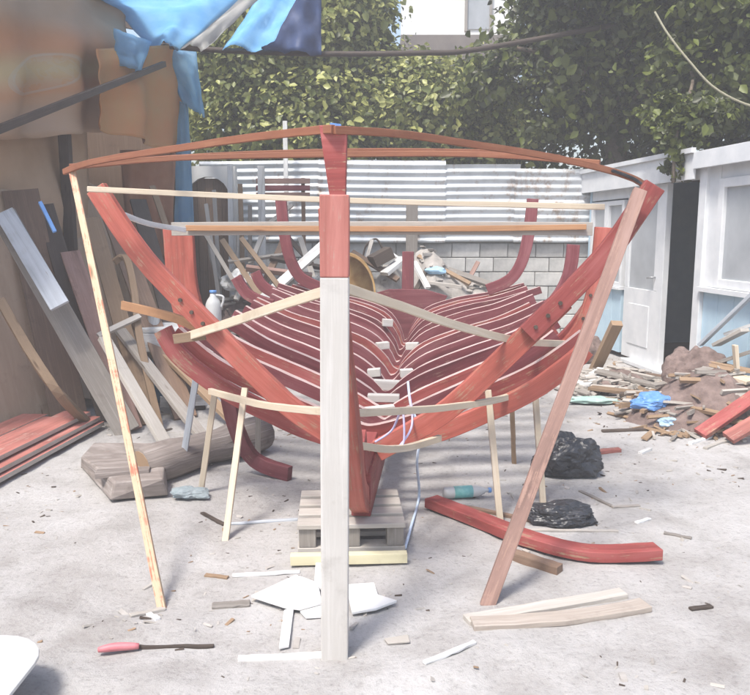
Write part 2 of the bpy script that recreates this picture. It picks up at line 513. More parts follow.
def sheet(xa, xb, za, zb, y, tilt=0.0, seed=0, pitch=.105, amp=.016):
    """corrugated sheet whose ridges run sideways"""
    mb = MB()
    n = int((zb - za) / pitch * 8)
    random.seed(seed)
    for s_ in (0, 1):
        for i in range(n + 1):
            z = za + (zb - za) * i / n
            yy = y - amp * math.sin((z - za) / pitch * 2 * math.pi) + s_ * .003
            for q in range(5):
                x = xa + (xb - xa) * q / 4
                wob = .012 * noise.noise(Vector((x * 1.3, z * 2, seed)))
                mb.v.append(Vector((x, yy + wob, z + tilt * (x - xa) + .004 * math.sin(x * 2 + seed))))
    st = (n + 1) * 5
    for s_ in (0, 1):
        for i in range(n):
            for q in range(4):
                a = s_ * st + i * 5 + q
                mb.f.append((a, a + 1, a + 6, a + 5) if s_ == 0 else (a, a + 5, a + 6, a + 1)); mb.uv.append([(0, 0)] * 4); mb.m.append(0)
    return mb
fence = empty('corrugated_fence', (0.3, WALL_Y - .03, 1.48), 'pale galvanised corrugated fence of overlapping sheets on top of the block wall', 'fence')
xs = [-2.42, -.75, .95, 2.0, 3.3]
for i in range(4):
    sheet(xs[i] - .04, xs[i + 1] + .04, 1.46, 2.58 - .05 * (i == 2) - .1 * (i == 3) + .02 * (i == 1), WALL_Y - .05 - .022 * (i % 2), .006 * (-1) ** i, i + 3).build('sheet', M['corr_rust' if i == 3 else 'corr'], fence, smooth=True)
for x in (-2.3, -.8, .55, 2.02, 3.2):
    MB().sweep([(x, WALL_Y + .045, .3), (x, WALL_Y + .045, 2.52)], .07, .05, (1, 0, 0)).build('post', M['grey'], fence)
MB().sweep([(-2.4, WALL_Y, 2.45), (3.3, WALL_Y, 2.43)], .06, .045, (0, 0, 1)).build('rail', M['grey'], fence)

# white wall with a brown arched doorway left of the fence
gw = empty('arched_gateway', (-2.35, 10.6, 0), 'white plastered gateway with a brown arched door left of the corrugated fence', 'gateway')
gl, gr_ = P(183, 200, 10.6).x, P(236, 200, 10.6).x
topz = P(200, 166, 10.6).z
al, ar = P(188, 200, 10.6).x, P(229, 200, 10.6).x
az = P(200, 196, 10.6).z
arch = [(gl, 10.6, 0), (al, 10.6, 0), (al, 10.6, az)]
for k in range(1, 9):
    q = math.pi - math.pi * k / 9
    arch.append(((al + ar) / 2 + (ar - al) / 2 * math.cos(q), 10.6, az + .26 * math.sin(q)))
arch += [(ar, 10.6, az), (ar, 10.6, 0), (gr_, 10.6, 0), (gr_, 10.6, topz), (gl, 10.6, topz)]
MB().prism([Vector(p) for p in arch], (0, .14, 0)).build('wall', plain('white_plaster', (.66, .65, .62), (.76, .75, .72), 4, .85, .1), gw)
for k in range(5):
    xx = al + (ar - al) * (k + .5) / 5
    MB().box((xx, 10.69, (az + .24) / 2 + .0), ((ar - al) / 5 - .006, .03, az + .24)).build('door_plank', M['brown'], gw)

# ------------------------------------------------------------------ cottage on the right
CA = Vector((3.02, 10.7, 0)); CB = Vector((3.56, 6.3, 0))
cu = (CB - CA).normalized()
cn = Vector((cu.y, -cu.x, 0)).normalized()          # outwards, to the yard
if cn.x > 0: cn = -cn
cot = empty('cottage', CA, 'white and pale blue wooden cottage with an open doorway right of the boat', 'cottage')
def cpt(u, z, o=0.0):
    return CA + cu * u + cn * o + Vector((0, 0, z))
def cu_of(px, py=250):
    r = ray(px, py); o = Vector((0, 0, EYE))
    A = np.array([[r.x, -cu.x], [r.y, -cu.y]]); bb = np.array([CA.x, CA.y])
    t, u = np.linalg.solve(A, bb)
    return u, EYE + r.z * t
Mc = Matrix((cu, cn, Vector((0, 0, 1)))).transposed()
def cbox(name, u0, u1, z0, z1, o0, o1, mat, parent=None, bevel=0.0, m=0):
    return MB().box(cpt((u0 + u1) / 2, (z0 + z1) / 2, (o0 + o1) / 2), (u1 - u0, o1 - o0, z1 - z0), Mc).build(name, mat, parent or cot, bevel=bevel)
M['cot_white'] = plain('cottage_white', (.62, .64, .66), (.74, .75, .76), 5, .6, .06)
M['cot_blue'] = plain('cottage_pale_blue', (.42, .58, .70), (.50, .66, .76), 5, .6, .06)
M['glass'] = plain('window_glass', (.30, .32, .34), (.42, .44, .46), 2, .3, 0, spec=.4)
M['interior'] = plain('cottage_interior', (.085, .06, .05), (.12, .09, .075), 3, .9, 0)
u_w0 = cu_of(591)[0]; u_w1 = cu_of(622)[0]; u_d0 = cu_of(626)[0]; u_d1 = cu_of(659)[0]
u_o0 = cu_of(665)[0]; u_o1 = cu_of(698)[0]; u_p1 = cu_of(705)[0]; u_v0 = cu_of(716)[0]
L = (CB - CA).length
EV = 2.32
sillz = .90
# lower boarding, each vertical panel board its own piece
def boards(u0, u1, z0, z1, mat, w=.28):
    k = max(1, round((u1 - u0) / w)); st = (u1 - u0) / k
    for i in range(k):
        cbox('wall_board', u0 + i * st + .003, u0 + (i + 1) * st - .003, z0, z1, -.06, -.012 + random.uniform(-.003, .003), mat, bevel=.003)
boards(-.05, u_w1 + .02, .06, sillz - .03, M['cot_blue'])
boards(u_p1, L + .9, .06, 1.02, M['cot_blue'])
cbox('wall_panel', -.05, u_d0, 2.02, EV, -.06, -.01, M['cot_white'])
# left window, two lights
def window(u0, u1, z0, z1, nm, fr=.06):
    w = cbox('window', u0 + fr, u1 - fr, z0 + fr, z1 - fr, -.035, -.025, M['glass'])
    w['label'] = nm
    for a, b, c, d in ((u0, u0 + fr, z0, z1), (u1 - fr, u1, z0, z1), (u0 + fr, u1 - fr, z0, z0 + fr), (u0 + fr, u1 - fr, z1 - fr, z1)):
        MB().box(cpt((a + b) / 2, (c + d) / 2, -.015), (b - a, .06, d - c), Mc).build('window_frame', M['cot_white'], w, bevel=.004)
    return w
um = (u_w0 + u_w1) / 2
window(-.02, um, sillz, 2.0, 'narrow window pane nearest the corrugated fence')
window(um + .004, u_w1 + .03, sillz, 2.0, 'narrow window pane beside the half-glazed door')
cbox('window_sill', -.06, u_w1 + .05, sillz - .03, sillz - .002, -.05, .05, M['cot_white'])
# half glazed door leaf
dl = cbox('door_leaf', u_d0, u_d1, .05, sillz + .02, -.05, 0.0, M['cot_white'], bevel=.004)
for a, b, c, d in ((u_d0, u_d0 + .09, sillz + .022, 2.05), (u_d1 - .09, u_d1, sillz + .022, 2.05), (u_d0 + .09, u_d1 - .09, 1.96, 2.05)):
    MB().box(cpt((a + b) / 2, (c + d) / 2, -.025), (b - a, .05, d - c), Mc).build('door_frame', M['cot_white'], dl, bevel=.004)
MB().box(cpt((u_d0 + u_d1) / 2, (sillz + .02 + 1.96) / 2, -.03), (u_d1 - u_d0 - .18, .01, 1.96 - sillz - .024), Mc).build('pane', M['glass'], dl)
MB().box(cpt((u_d0 + u_d1) / 2, .48, .004), ((u_d1 - u_d0) * .62, .012, .5), Mc).build('raised_panel', M['cot_white'], dl, bevel=.005)
MB().tube([cpt(u_d1 - .05, 1.08, 0), cpt(u_d1 - .05, 1.08, .05), cpt(u_d1 - .14, 1.07, .055)], .011).build('handle', M['metal'], dl, smooth=True)
cbox('wall_panel', u_d0, u_d1 + .005, 2.055, EV, -.06, -.01, M['cot_white'])
# jambs of the open doorway and the post
cbox('door_jamb', u_d1 + .005, u_o0, .03, 2.14, -.06, .012, M['cot_white'], bevel=.006)
cbox('threshold', u_d1 - .6, u_p1, .0, .05, -.15, .12, M['cot_white'], bevel=.006)
cbox('corner_post', u_o1, u_p1, .05, EV + .06, -.08, .03, M['cot_white'], bevel=.006)
cbox('lintel', u_d1 + .006, u_o1 - .003, 2.142, EV, -.08, .005, M['cot_white'])
# right window
window(u_v0, L + .75, 1.05, 2.12, 'large window with grey glass right of the doorway', .09)
cbox('window_sill', u_p1, L + .9, 1.0, 1.046, -.06, .07, M['cot_white'])
cbox('wall_panel', u_p1, u_v0 - .003, 1.05, EV, -.06, -.008, M['cot_white'])
cbox('wall_panel', u_v0, L + .9, 2.124, EV, -.06, -.012, M['cot_white'])
cbox('wall_panel', L + .753, L + .9, 1.05, 2.12, -.06, -.012, M['cot_white'])
# depth of the house: side and back walls, floor, roof
DEP = -2.6
MB().box(cpt(-.08, EV / 2, DEP / 2), (.06, -DEP, EV), Mc).build('side_wall', M['cot_blue'], cot)
MB().box(cpt(L + .93, EV / 2, DEP / 2), (.06, -DEP, EV), Mc).build('side_wall', M['cot_blue'], cot)
bu0, bu1 = u_o0 + -.9, u_o1 + -.1
for a, b, c, d in ((-.05, bu0, 0, EV), (bu1, L + .9, 0, EV), (bu0, bu1, 0, 1.55), (bu0, bu1, 2.0, EV)):
    MB().box(cpt((a + b) / 2, (c + d) / 2, DEP), (b - a, .05, d - c), Mc).build('back_wall', M['interior'], cot)
for k in range(4):
    MB().box(cpt((bu0 + bu1) / 2, 1.6 + k * .11, DEP + .05), (bu1 - bu0, .05, .055), Mc).build('louvre_slat', M['cot_white'], cot)
MB().box(cpt(L / 2 + .45, .012, DEP / 2), (L + .9, -DEP - .2, .02), Mc).build('floor', M['interior'], cot)
MB().box(cpt(L / 2 + .45, EV - .02, DEP / 2), (L + .9, -DEP - .2, .02), Mc).build('ceiling', M['interior'], cot)
rf = []
for (u, o, z) in ((-.25, .10, EV + .03), (L + 1.1, .10, EV + .03), (L + 1.1, DEP - .2, EV + .36), (-.25, DEP - .2, EV + .36)):
    rf.append(cpt(u, z, o))
roof = MB().prism(rf, (0, 0, .05)).build('roof', plain('roof_sheet', (.58, .58, .58), (.70, .70, .70), 4, .7, .1), cot)
MB().box(cpt((u_o1 - .25) / 2, EV - .055, .09), (u_o1 + .25, .025, .26), Mc).build('fascia', M['cot_white'], roof, bevel=.003)
MB().box(cpt((u_o1 + L + 1.1) / 2, EV + .0, .10), (L + 1.1 - u_o1 - .003, .03, .17), Mc).build('fascia', M['cot_white'], roof, bevel=.003)
MB().box(cpt((u_o1 - .25) / 2, EV + .105, .115), (u_o1 + .25, .05, .05), Mc).build('eave_edge', M['cot_white'], roof)

# ------------------------------------------------------------------ white house glimpsed through the leaves
fh = empty('white_house', (3.0, 18, 0), 'white two storey house glimpsed through the leaves behind the fence', 'house')
hx0, hx1 = P(405, 30, 18).x, P(520, 30, 18).x
M['farwall'] = plain('far_white_wall', (.74, .73, .70), (.80, .79, .77), 2, .8, .05)
zb = P(440, 48, 18).z
MB().box(((hx0 + hx1) / 2, 19.5, (zb - .35) / 2), (hx1 - hx0, 3, zb - .35)).build('lower_wall', M['farwall'], fh)
MB().box(((hx0 + hx1) / 2, 19.6, zb + 1.55), (hx1 - hx0, 2.8, 2.6)).build('upper_wall', M['farwall'], fh)
MB().box(((hx0 + hx1) / 2, 19.4, zb - .05), (hx1 - hx0 + .2, 3.3, .55)).build('floor_band', plain('dark_band', (.14, .12, .11), (.2, .17, .15), 3, .9, .05), fh)  # dark horizontal line across the white wall
wx0 = P(468, 30, 18).x
fw = MB().box((wx0 + .25, 18.2, zb + .95), (.5, .06, 1.0)).build('window', M['glass'], fh)
MB().box((wx0 - .03, 18.17, zb + .95), (.06, .08, 1.1)).build('window_frame', M['grey'], fw)
MB().box((wx0 + .53, 18.17, zb + .95), (.06, .08, 1.1)).build('window_frame', M['grey'], fw)
MB().box(((hx0 + hx1) / 2, 19.4, zb + 2.95), (hx1 - hx0 + .5, 3.6, .18)).build('roof', M['tan'], fh)

# ------------------------------------------------------------------ trees
def leaves(blobs, n, size, up=0.35, seed=1, clump=.32, per=34):
    rng = np.random.default_rng(seed)
    vol = np.array([b[1][0] * b[1][1] * b[1][2] for b in blobs]); vol = vol / vol.sum()
    V = []; N = 0
    nclump = n // per
    which = rng.choice(len(blobs), nclump, p=vol)
    cen = np.array([b[0] for b in blobs])[which]; rad = np.array([b[1] for b in blobs])[which]
    d = rng.normal(size=(nclump, 3)); d /= np.linalg.norm(d, axis=1)[:, None]
    r = rng.uniform(.35, 1.0, nclump) ** .5
    cc = cen + d * rad * r[:, None]
    cs = rng.uniform(.5, 1.3, nclump) * clump
    pos = np.repeat(cc, per, 0) + rng.normal(size=(nclump * per, 3)) * np.repeat(cs, per)[:, None] * np.array([1, 1, .75]) * .55
    out = np.repeat(d, per, 0)
    k = len(pos)
    nor = out * .55 + rng.normal(size=(k, 3)) * .55 + np.array([0, -.15, up])
    nor /= np.linalg.norm(nor, axis=1)[:, None]
    t = rng.normal(size=(k, 3)); t[:, 2] -= .5
    t -= nor * (t * nor).sum(1)[:, None]; t /= np.linalg.norm(t, axis=1)[:, None]
    b = np.cross(nor, t)
    sz = size * rng.uniform(.4, 1.0, k)[:, None] * np.repeat(rng.uniform(.75, 1.65, nclump), per)[:, None]
    # leaf of six vertices folded along the midrib
    p0 = pos - t * sz * .5
    p3 = pos + t * sz * .55 - nor * sz * .08
    a1 = pos - t * sz * .12 + b * sz * .36 + nor * sz * .10
    a2 = pos + t * sz * .25 + b * sz * .24 + nor * sz * .06
    c1 = pos - t * sz * .12 - b * sz * .36 + nor * sz * .10
    c2 = pos + t * sz * .25 - b * sz * .24 + nor * sz * .06
    V = np.stack([p0, a1, a2, p3, c2, c1], 1).reshape(-1, 3)
    i = np.arange(k) * 6
    Fq = np.stack([np.stack([i, i + 1, i + 2, i + 3], 1), np.stack([i, i + 3, i + 4, i + 5], 1)], 1).reshape(-1, 4)
    return V, Fq

def crown(name, blobs, n, size, mat, parent, seed, **kw):
    V, Fq = leaves(blobs, n, size, seed=seed, **kw)
    inv = np.array(parent.matrix_world.inverted())
    V = V @ inv[:3, :3].T + inv[:3, 3]
    me = bpy.data.meshes.new(name)
    me.vertices.add(len(V)); me.vertices.foreach_set('co', V.ravel().astype(np.float32))
    me.loops.add(len(Fq) * 4); me.loops.foreach_set('vertex_index', Fq.ravel().astype(np.int32))
    me.polygons.add(len(Fq)); me.polygons.foreach_set('loop_start', (np.arange(len(Fq)) * 4).astype(np.int32))
    me.update(calc_edges=True); me.validate()
    me.materials.append(mat)
    o = bpy.data.objects.new(name, me); COL.objects.link(o); o.parent = parent
    return o

def tree(name, base, blobs, n, size, mat, label, seed, group, trunk_r=.14, **kw):
    t = empty(name, base, label, 'tree', group)
    random.seed(seed)
    top = Vector((blobs[0][0][0], blobs[0][0][1], blobs[0][0][2] - blobs[0][1][2] * .35))
    b = Vector(base)
    mid = b.lerp(top, .5) + Vector((random.uniform(-.15, .15), random.uniform(-.15, .15), 0))
    mb = MB().tube(crom([b, mid, top], 6), trunk_r, 9, rf=lambda q: 1.25 - .65 * q)
    for bl in blobs:
        for k in range(5):
            c = Vector(bl[0]); rr = Vector(bl[1])
            dd = Vector((random.uniform(-1, 1), random.uniform(-1, 1), random.uniform(-.2, 1))).normalized()
            e = c + Vector((dd.x * rr.x, dd.y * rr.y, dd.z * rr.z)) * .8
            st = mid.lerp(top, random.uniform(.4, 1))
            mb.tube(crom([st, st.lerp(e, .5) + Vector((0, 0, .15)), e], 4), trunk_r * .42, 6, rf=lambda q: 1.1 - .85 * q)
    mb.build('trunk', M['bark'], t, smooth=True)
    crown('crown', blobs, n, size, mat, t, seed, **kw)
    return t
tree('broadleaf_tree', (-1.3, 12.9, -.03), [((-1.75, 12.9, 4.9), (1.75, 1.1, 1.7)), ((-1.2, 12.6, 3.3), (2.0, .9, .95)), ((-.55, 12.9, 4.9), (.8, .9, 1.5))],
     50000, .122, M['leaf_lit'], 'sunlit broad leaved tree rising behind the left half of the corrugated fence', 11, 'trees behind the fence', up=.5)
tree('broadleaf_tree', (1.0, 12.7, -.03), [((.9, 12.6, 3.45), (1.35, .9, .85)), ((.1, 12.8, 3.9), (.7, .7, .6)), ((1.9, 12.5, 3.2), (.9, .8, .75)), ((.9, 13.2, 2.3), (1.2, .6, .6))],
     26000, .118, M['leaf_lit'], 'lower sunlit tree behind the middle of the fence, below the white house', 23, 'trees behind the fence', up=.5)
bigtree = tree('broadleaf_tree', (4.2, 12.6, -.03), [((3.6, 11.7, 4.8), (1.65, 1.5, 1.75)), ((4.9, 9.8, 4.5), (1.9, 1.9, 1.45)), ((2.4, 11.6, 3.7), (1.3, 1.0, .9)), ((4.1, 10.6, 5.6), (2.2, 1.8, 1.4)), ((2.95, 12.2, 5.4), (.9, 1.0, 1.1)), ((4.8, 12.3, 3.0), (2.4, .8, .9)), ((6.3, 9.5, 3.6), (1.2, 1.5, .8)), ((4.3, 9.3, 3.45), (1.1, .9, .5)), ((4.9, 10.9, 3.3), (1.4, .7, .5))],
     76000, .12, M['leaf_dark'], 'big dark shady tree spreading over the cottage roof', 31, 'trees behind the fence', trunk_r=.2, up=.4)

dp = P(674, 168, 8.2)
crown('drooping_branch', [(tuple(dp), (.10, .10, .20)), (tuple(dp + Vector((.05, .05, .35))), (.25, .2, .16)), (tuple(dp + Vector((.2, .3, .6))), (.5, .4, .2))], 2600, .085, M['leaf_dark'], bigtree, 77, clump=.1, per=20)
MB().tube(crom([dp - Vector((0, 0, .15)), dp + Vector((.03, .05, .4)), dp + Vector((.5, .9, 1.1)), Vector((4.1, 11.0, 4.0))], 6), .02, 6).build('branch', M['bark'], bigtree, smooth=True)
# ------------------------------------------------------------------ the boat in frame
AX0 = Vector((-0.13, 3.05, 0)); AX1 = Vector((0.37, 8.6, 0))
bu = (AX1 - AX0).normalized(); bs = Vector((bu.y, -bu.x, 0))        # aft, to the right
boat = empty('boat_frame', AX0 + bu * 2.6, 'red wooden boat hull in frame with bare ribs, keel and battens', 'boat')
def B(d, b, z):
    """hull point: d = distance of the section from the camera, b = half breadth (right +)"""
    return AX0 + bu * ((d - AX0.y) / bu.y) + bs * b + Vector((0, 0, z))
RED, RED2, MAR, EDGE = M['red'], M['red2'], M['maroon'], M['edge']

# stem and keel
stem = [B(3.06, -.045, 1.70), B(3.10, -.04, 1.4), B(3.18, -.015, 1.0), B(3.32, 0, .66), B(3.5, 0, .38), B(3.74, 0, .235)]
MB().sweep(crom(stem, 6), .085, .13, bs, .001).build('stem', RED2, boat, bevel=.006)
MB().sweep([B(3.70, 0, .285), B(5.2, 0, .285), B(7.0, 0, .285), B(8.62, 0, .285)], .10, .236, bs, .001).build('keel', RED, boat, bevel=.006)
kn = [B(3.56, 0, .62), B(3.66, 0, .47), B(3.9, 0, .41), B(4.25, 0, .405)]
MB().sweep(crom(kn, 5), .075, .12, bs).build('forefoot_knee', RED, boat, bevel=.005)
# broad stem head above the prop post
sh = [P(319, 125, 3.0), P(347, 126, 3.0), P(345.5, 200, 3.0), P(330, 200, 3.0)]
MB().prism(sh, (0, .09, 0)).build('stem_head', RED, boat, bevel=.004)
MB().prism([P(330, 122.5, 3.02), P(341, 124, 3.02), P(341, 127, 3.02), P(330, 126, 3.02)], (0, .05, 0)).build('paint_cap', M['plastic_blue'], boat)
# sternpost, deadwood
MB().sweep(crom([B(8.55, 0, .3), B(8.62, 0, .8), B(8.66, 0, 1.38)], 4), .13, .12, bs, .001).build('sternpost', MAR, boat, bevel=.006)
MB().prism([B(8.42, -.16, .42), B(8.42, .16, .42), B(8.42, .45, .90), B(8.42, .2, .97), B(8.42, -.2, .97), B(8.42, -.45, .90)], bu * .06).build('stern_deadwood', MAR, boat, bevel=.004)

SECN = [(.045, .42), (.16, .455), (.34, .52), (.62, .645), (.92, .80), (1.16, .99)]
SECF = [(.045, .44), (.10, .60), (.25, .78), (.58, .90), (.95, .965), (1.30, 1.06)]
def section(d):
    t = min(1, max(0, (d - 4.4) / 3.8))
    tt = t ** .8
    return [((1 - tt) * a[0] + tt * c[0], (1 - tt) * a[1] + tt * c[1]) for a, c in zip(SECN, SECF)]
# floor timbers, one mesh each, running from bilge to bilge over the keel
random.seed(5)
nfl = 14
for i in range(nfl):
    d = 4.38 + i * (8.28 - 4.38) / (nfl - 1)
    sec = section(d)
    d += random.uniform(-.05, .05); jz = random.uniform(-.02, .018)
    kl = 1 + random.uniform(-.09, .05); kr = 1 + random.uniform(-.09, .05)
    sec = [(b, z + jz * min(1, b * 2)) for b, z in sec]
    pts = [B(d, -b * kl, z + (kl - 1) * .4) for b, z in sec[::-1]] + [B(d, b * kr, z + (kr - 1) * .4) for b, z in sec]
    mt = [RED, MAR, RED, MAR, RED][i % 5] if i < 4 else [MAR, MAR, RED, MAR, MAR][i % 5]
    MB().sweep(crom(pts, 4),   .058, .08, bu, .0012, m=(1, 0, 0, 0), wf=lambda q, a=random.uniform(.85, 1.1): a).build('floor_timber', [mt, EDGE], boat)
# filler blocks on the keel
for d, b0, w, h, lz in ((5.55, 0, .24, .07, .475), (5.75, -.12, .10, .06, .53), (5.75, .13, .10, .06, .53), (6.55, -.12, .11, .06, .62), (6.55, .14, .11, .06, .62), (7.4, -.14, .1, .07, .72), (4.78, 0, .2, .05, .465), (5.15, 0, .22, .05, .465)):
    MB().box(B(d, b0, lz), (w, .07, h), Matrix.Rotation(random.uniform(-.3, .3), 3, 'Z') @ Matrix.Rotation(random.uniform(-.12, .12), 3, 'Y')).build('keel_block', M['bleached'], boat, bevel=.004)

# front V frame (upper and lower futtocks on both sides)
def arm(name, d, pts, w, mat, side, thick=.05, edge=True, wf=None):
    q = crom([B(d, side * b, z) for b, z in pts], 5)
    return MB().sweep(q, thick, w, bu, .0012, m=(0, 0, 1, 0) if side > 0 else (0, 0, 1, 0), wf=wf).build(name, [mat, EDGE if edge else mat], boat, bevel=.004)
for sd in (-1, 1):
    up_ = [(1.445, 1.83), (1.24, 1.51), (1.0, 1.24), (.84, 1.075)]
    lo_ = [(1.03, 1.25), (.72, .93), (.45, .665), (.24, .52), (.05, .41)]
    arm('upper_futtock', 4.0, up_, .108, RED2 if sd < 0 else RED, sd, edge=False)
    arm('lower_futtock', 4.055, lo_, .115, RED2, sd, edge=False)
    # second frame just behind it, round at the bilge
    lo2 = [(1.22, 1.04) if sd < 0 else (1.19, .96), (1.13, .89), (.90, .71), (.62, .565), (.35, .45), (.05, .37)]
    arm('lower_futtock', 4.28, lo2, .105, RED2 if sd > 0 else RED, sd, edge=False)
    # third frame: broad, nearly upright side timbers
    if sd < 0:
        arm('side_timber', 5.0, [(1.19, .84), (1.285, 1.0), (1.345, 1.25), (1.36, 1.62)], .20, RED2, sd, edge=False)
    else:
        arm('side_timber', 5.0, [(1.19, .84), (1.30, 1.0), (1.375, 1.25), (1.405, 1.63)], .10, RED2, sd, edge=False)
    arm('lower_futtock', 5.06, [(1.36, 1.12), (1.20, .90), (.95, .76), (.6, .62), (.3, .52)], .10, RED, sd, edge=False)
    # far frame with turned up bilges
    arm('side_timber', 7.9, [(1.285, 1.93), (1.26, 1.62), (1.20, 1.32), (1.08, 1.12), (.85, 1.01)], .115, MAR, sd, edge=False)
for sd in (-1, 1):
    for b, z in ((1.0, 1.24), (.94, 1.175), (.88, 1.115)):
        c = B(3.975, sd * b, z)
        MB().tube([c, c - bu * .012], .011, 8).build('bolt', M['dark'], boat)
    for b, z in ((1.30, 1.05), (1.34, 1.2)):
        c = B(4.975, sd * b, z)
        MB().tube([c, c - bu * .012], .011, 8).build('bolt', M['dark'], boat)
arm('side_timber', 6.3, [(1.44, 1.50), (1.41, 1.25), (1.30, 1.04), (1.12, .94)], .10, MAR, 1, edge=False)
arm('side_timber', 7.2, [(1.40, 1.22), (1.32, 1.08), (1.12, .97)], .10, MAR, -1, edge=False)
arm('side_timber', 6.7, [(1.45, 1.20), (1.34, 1.04), (1.12, .95)], .10, MAR, -1, edge=False)
# cross spalls
def spall(pp, w, h, mat, name='cross_spall'):
    return MB().sweep(crom(pp, 3) if len(pp) > 2 else pp, h, w, (0, 0, 1), .001).build(name, mat, boat, bevel=.003)
spall([P(88, 189, 3.93), P(330, 200, 3.95), P(604, 207, 3.97)], .035, .028, M['pale'])
spall([P(172, 229, 4.93), P(380, 228, 4.95), P(592, 229, 4.96)], .04, .085, M['greylight'])
spall([P(186, 228, 4.89), P(420, 229, 4.91), P(586, 227, 4.92)], .03, .035, M['orange_wood'])
spall([P(70, 167, 4.33), P(180, 158, 4.40), P(340, 154.5, 4.45), P(480, 154.5, 4.45), P(600, 163, 4.2)], .035, .03, M['batten'])
spall([P(110, 162, 4.45), P(210, 155, 4.50), P(340, 150.5, 4.52), P(480, 151.5, 4.52), P(560, 157, 4.46)], .03, .022, M['batten'])
# sheer battens bent round from the stem head
def batten(pp, w, h, mat, name='sheer_batten', side=(0, 0, 1), n=6):
    return MB().sweep(crom(pp, n), h, w, side, .0008).build(name, mat, boat, bevel=.002)
batten([P(333, 129, 2.97), P(300, 132, 3.12), P(240, 139, 3.42), P(180, 148, 3.75), P(120, 157, 4.05), P(85, 164, 4.22), P(64, 172, 4.36)], .02, .032, M['batten'])
batten([P(334, 130, 2.97), P(400, 134, 3.2), P(470, 144, 3.5), P(540, 155, 3.72), P(600, 168, 3.86), P(632, 178, 3.93), P(646, 187, 4.0), P(651, 197, 4.1), P(648, 206, 4.2), P(638, 214, 4.3)], .02, .03, M['batten'])
batten([P(612, 170.5, 3.86), P(632, 178, 3.91), P(645, 187, 3.98)], .014, .014, M['plastic_black'], 'binding')
# ribbands of pale wood
batten([P(330, 290, 3.02), P(285, 304, 3.3), P(235, 321, 3.65), P(186, 337, 3.95)], .022, .042, M['pale'], 'ribband')
batten([P(174, 339, 3.93), P(205, 335, 3.90)], .022, .05, M['tan'], 'ribband')
batten([P(345, 288, 3.02), P(400, 306, 3.3), P(455, 325, 3.62), P(520, 341, 4.1), P(578, 344, 4.72)], .022, .04, M['pale'], 'ribband')
batten([P(330, 412, 3.3), P(270, 406, 3.75), P(235, 398, 4.05), P(210, 391, 4.30)], .025, .034, M['pale'], 'ribband')
batten([P(352, 413, 3.3), P(400, 411, 3.55), P(450, 407, 3.85), P(500, 399, 4.15), P(562, 381, 4.6)], .025, .034, M['pale'], 'ribband')
batten([P(357, 445, 3.42), P(385, 449, 3.65), P(410, 447, 3.85), P(440, 438, 4.05)], .025, .036, M['pale'], 'ribband')
batten([P(124, 215, 4.3), P(150, 224, 4.55), P(185, 230, 4.86)], .02, .03, M['whitep'], 'ribband')
batten([P(122, 305, 4.4), P(175, 318, 4.25), P(205, 332, 4.2)], .02, .05, M['orange_wood'], 'ribband')
# pink patch plank inside the port bow, nailed over the frames
MB().sweep([P(255, 372, 4.18), P(305, 420, 4.1)], .03, .11, bu).build('patch_plank', M['pinkred'], boat, bevel=.003)

# prop post in front of the stem
post = empty('prop_post', (-.15, 2.92, 0), 'square post propping the stem, red on top and bare pale grey below', 'post')
pb = G(335, 648); d0 = pb.y
q0 = G(335, 650); q1 = P(335, 277, d0); q2 = P(335, 195, d0)
MB().sweep([q0 + Vector((0, 0, -.03)), q0.lerp(q1, .33), q0.lerp(q1, .66), q1], .103, .09, (1, 0, 0), .001).build('bare_shaft', M['bleached'], post, bevel=.005)
MB().sweep([q1, q1.lerp(q2, .5), q2], .1035, .0905, (1, 0, 0), .001).build('painted_top', M['pinkred'], post, bevel=.005)

# shores and sticks under the hull
def stick(top, bot, w, t, mat, label, name='shore_stick', cat='prop', group='sticks propping the hull', bow=.0):
    top = Vector(top); bot = Vector(bot)
    mid = top.lerp(bot, .5) + Vector((random.uniform(-bow, bow), random.uniform(-bow, bow), 0))
    dn = (bot - top).normalized()
    return MB().sweep(crom([top, mid, bot + dn * .03], 4), w, t, (1, 0, 0), .0012).build(name, mat, label=label, cat=cat, group=group, bevel=.003)
stick(P(72, 170, 4.34), G(161, 604), .036, .026, wood('pale_stick_red_stain', (.66, .54, .38), (.5, .38, .24), (.72, .61, .46), paint=(.46, .15, .09), worn=.5, var=.05), 'long pale stick with red stains at the far left end of the sheer batten', bow=.01)
stick(P(640, 190, 3.79), G(489, 601), .064, .035, M['redbrown'], 'long dusty red-brown plank leaning from the right frame top to the ground')
stick(P(216, 385, 4.5), G(201, 491), .035, .03, M['pale'], 'pale stick under the left bilge, between the grey stick and the nearest one')
stick(P(245, 388, 4.15), G(226, 536), .034, .03, M['pale'], 'pale stick under the left bilge, nearest the camera')
stick(P(197, 372, 4.75), G(181, 473), .04, .03, M['greyblue'], 'grey stick under the left bilge, farthest left')
stick(P(488, 390, 4.22), G(500, 520), .036, .03, M['pale'], 'pale stick under the right bilge, nearer the keel')
stick(P(534, 378, 4.5), G(543, 503), .035, .03, M['pale'], 'pale stick under the right bilge beside the leaning red-brown plank')
stick(P(258, 400, 5.0), G(258, 462), .035, .03, M['greylight'], 'short pale stick behind the left shores')
stick(P(512, 405, 5.0), G(514, 462), .03, .03, M['tan'], 'thin tan stick behind the right shores')

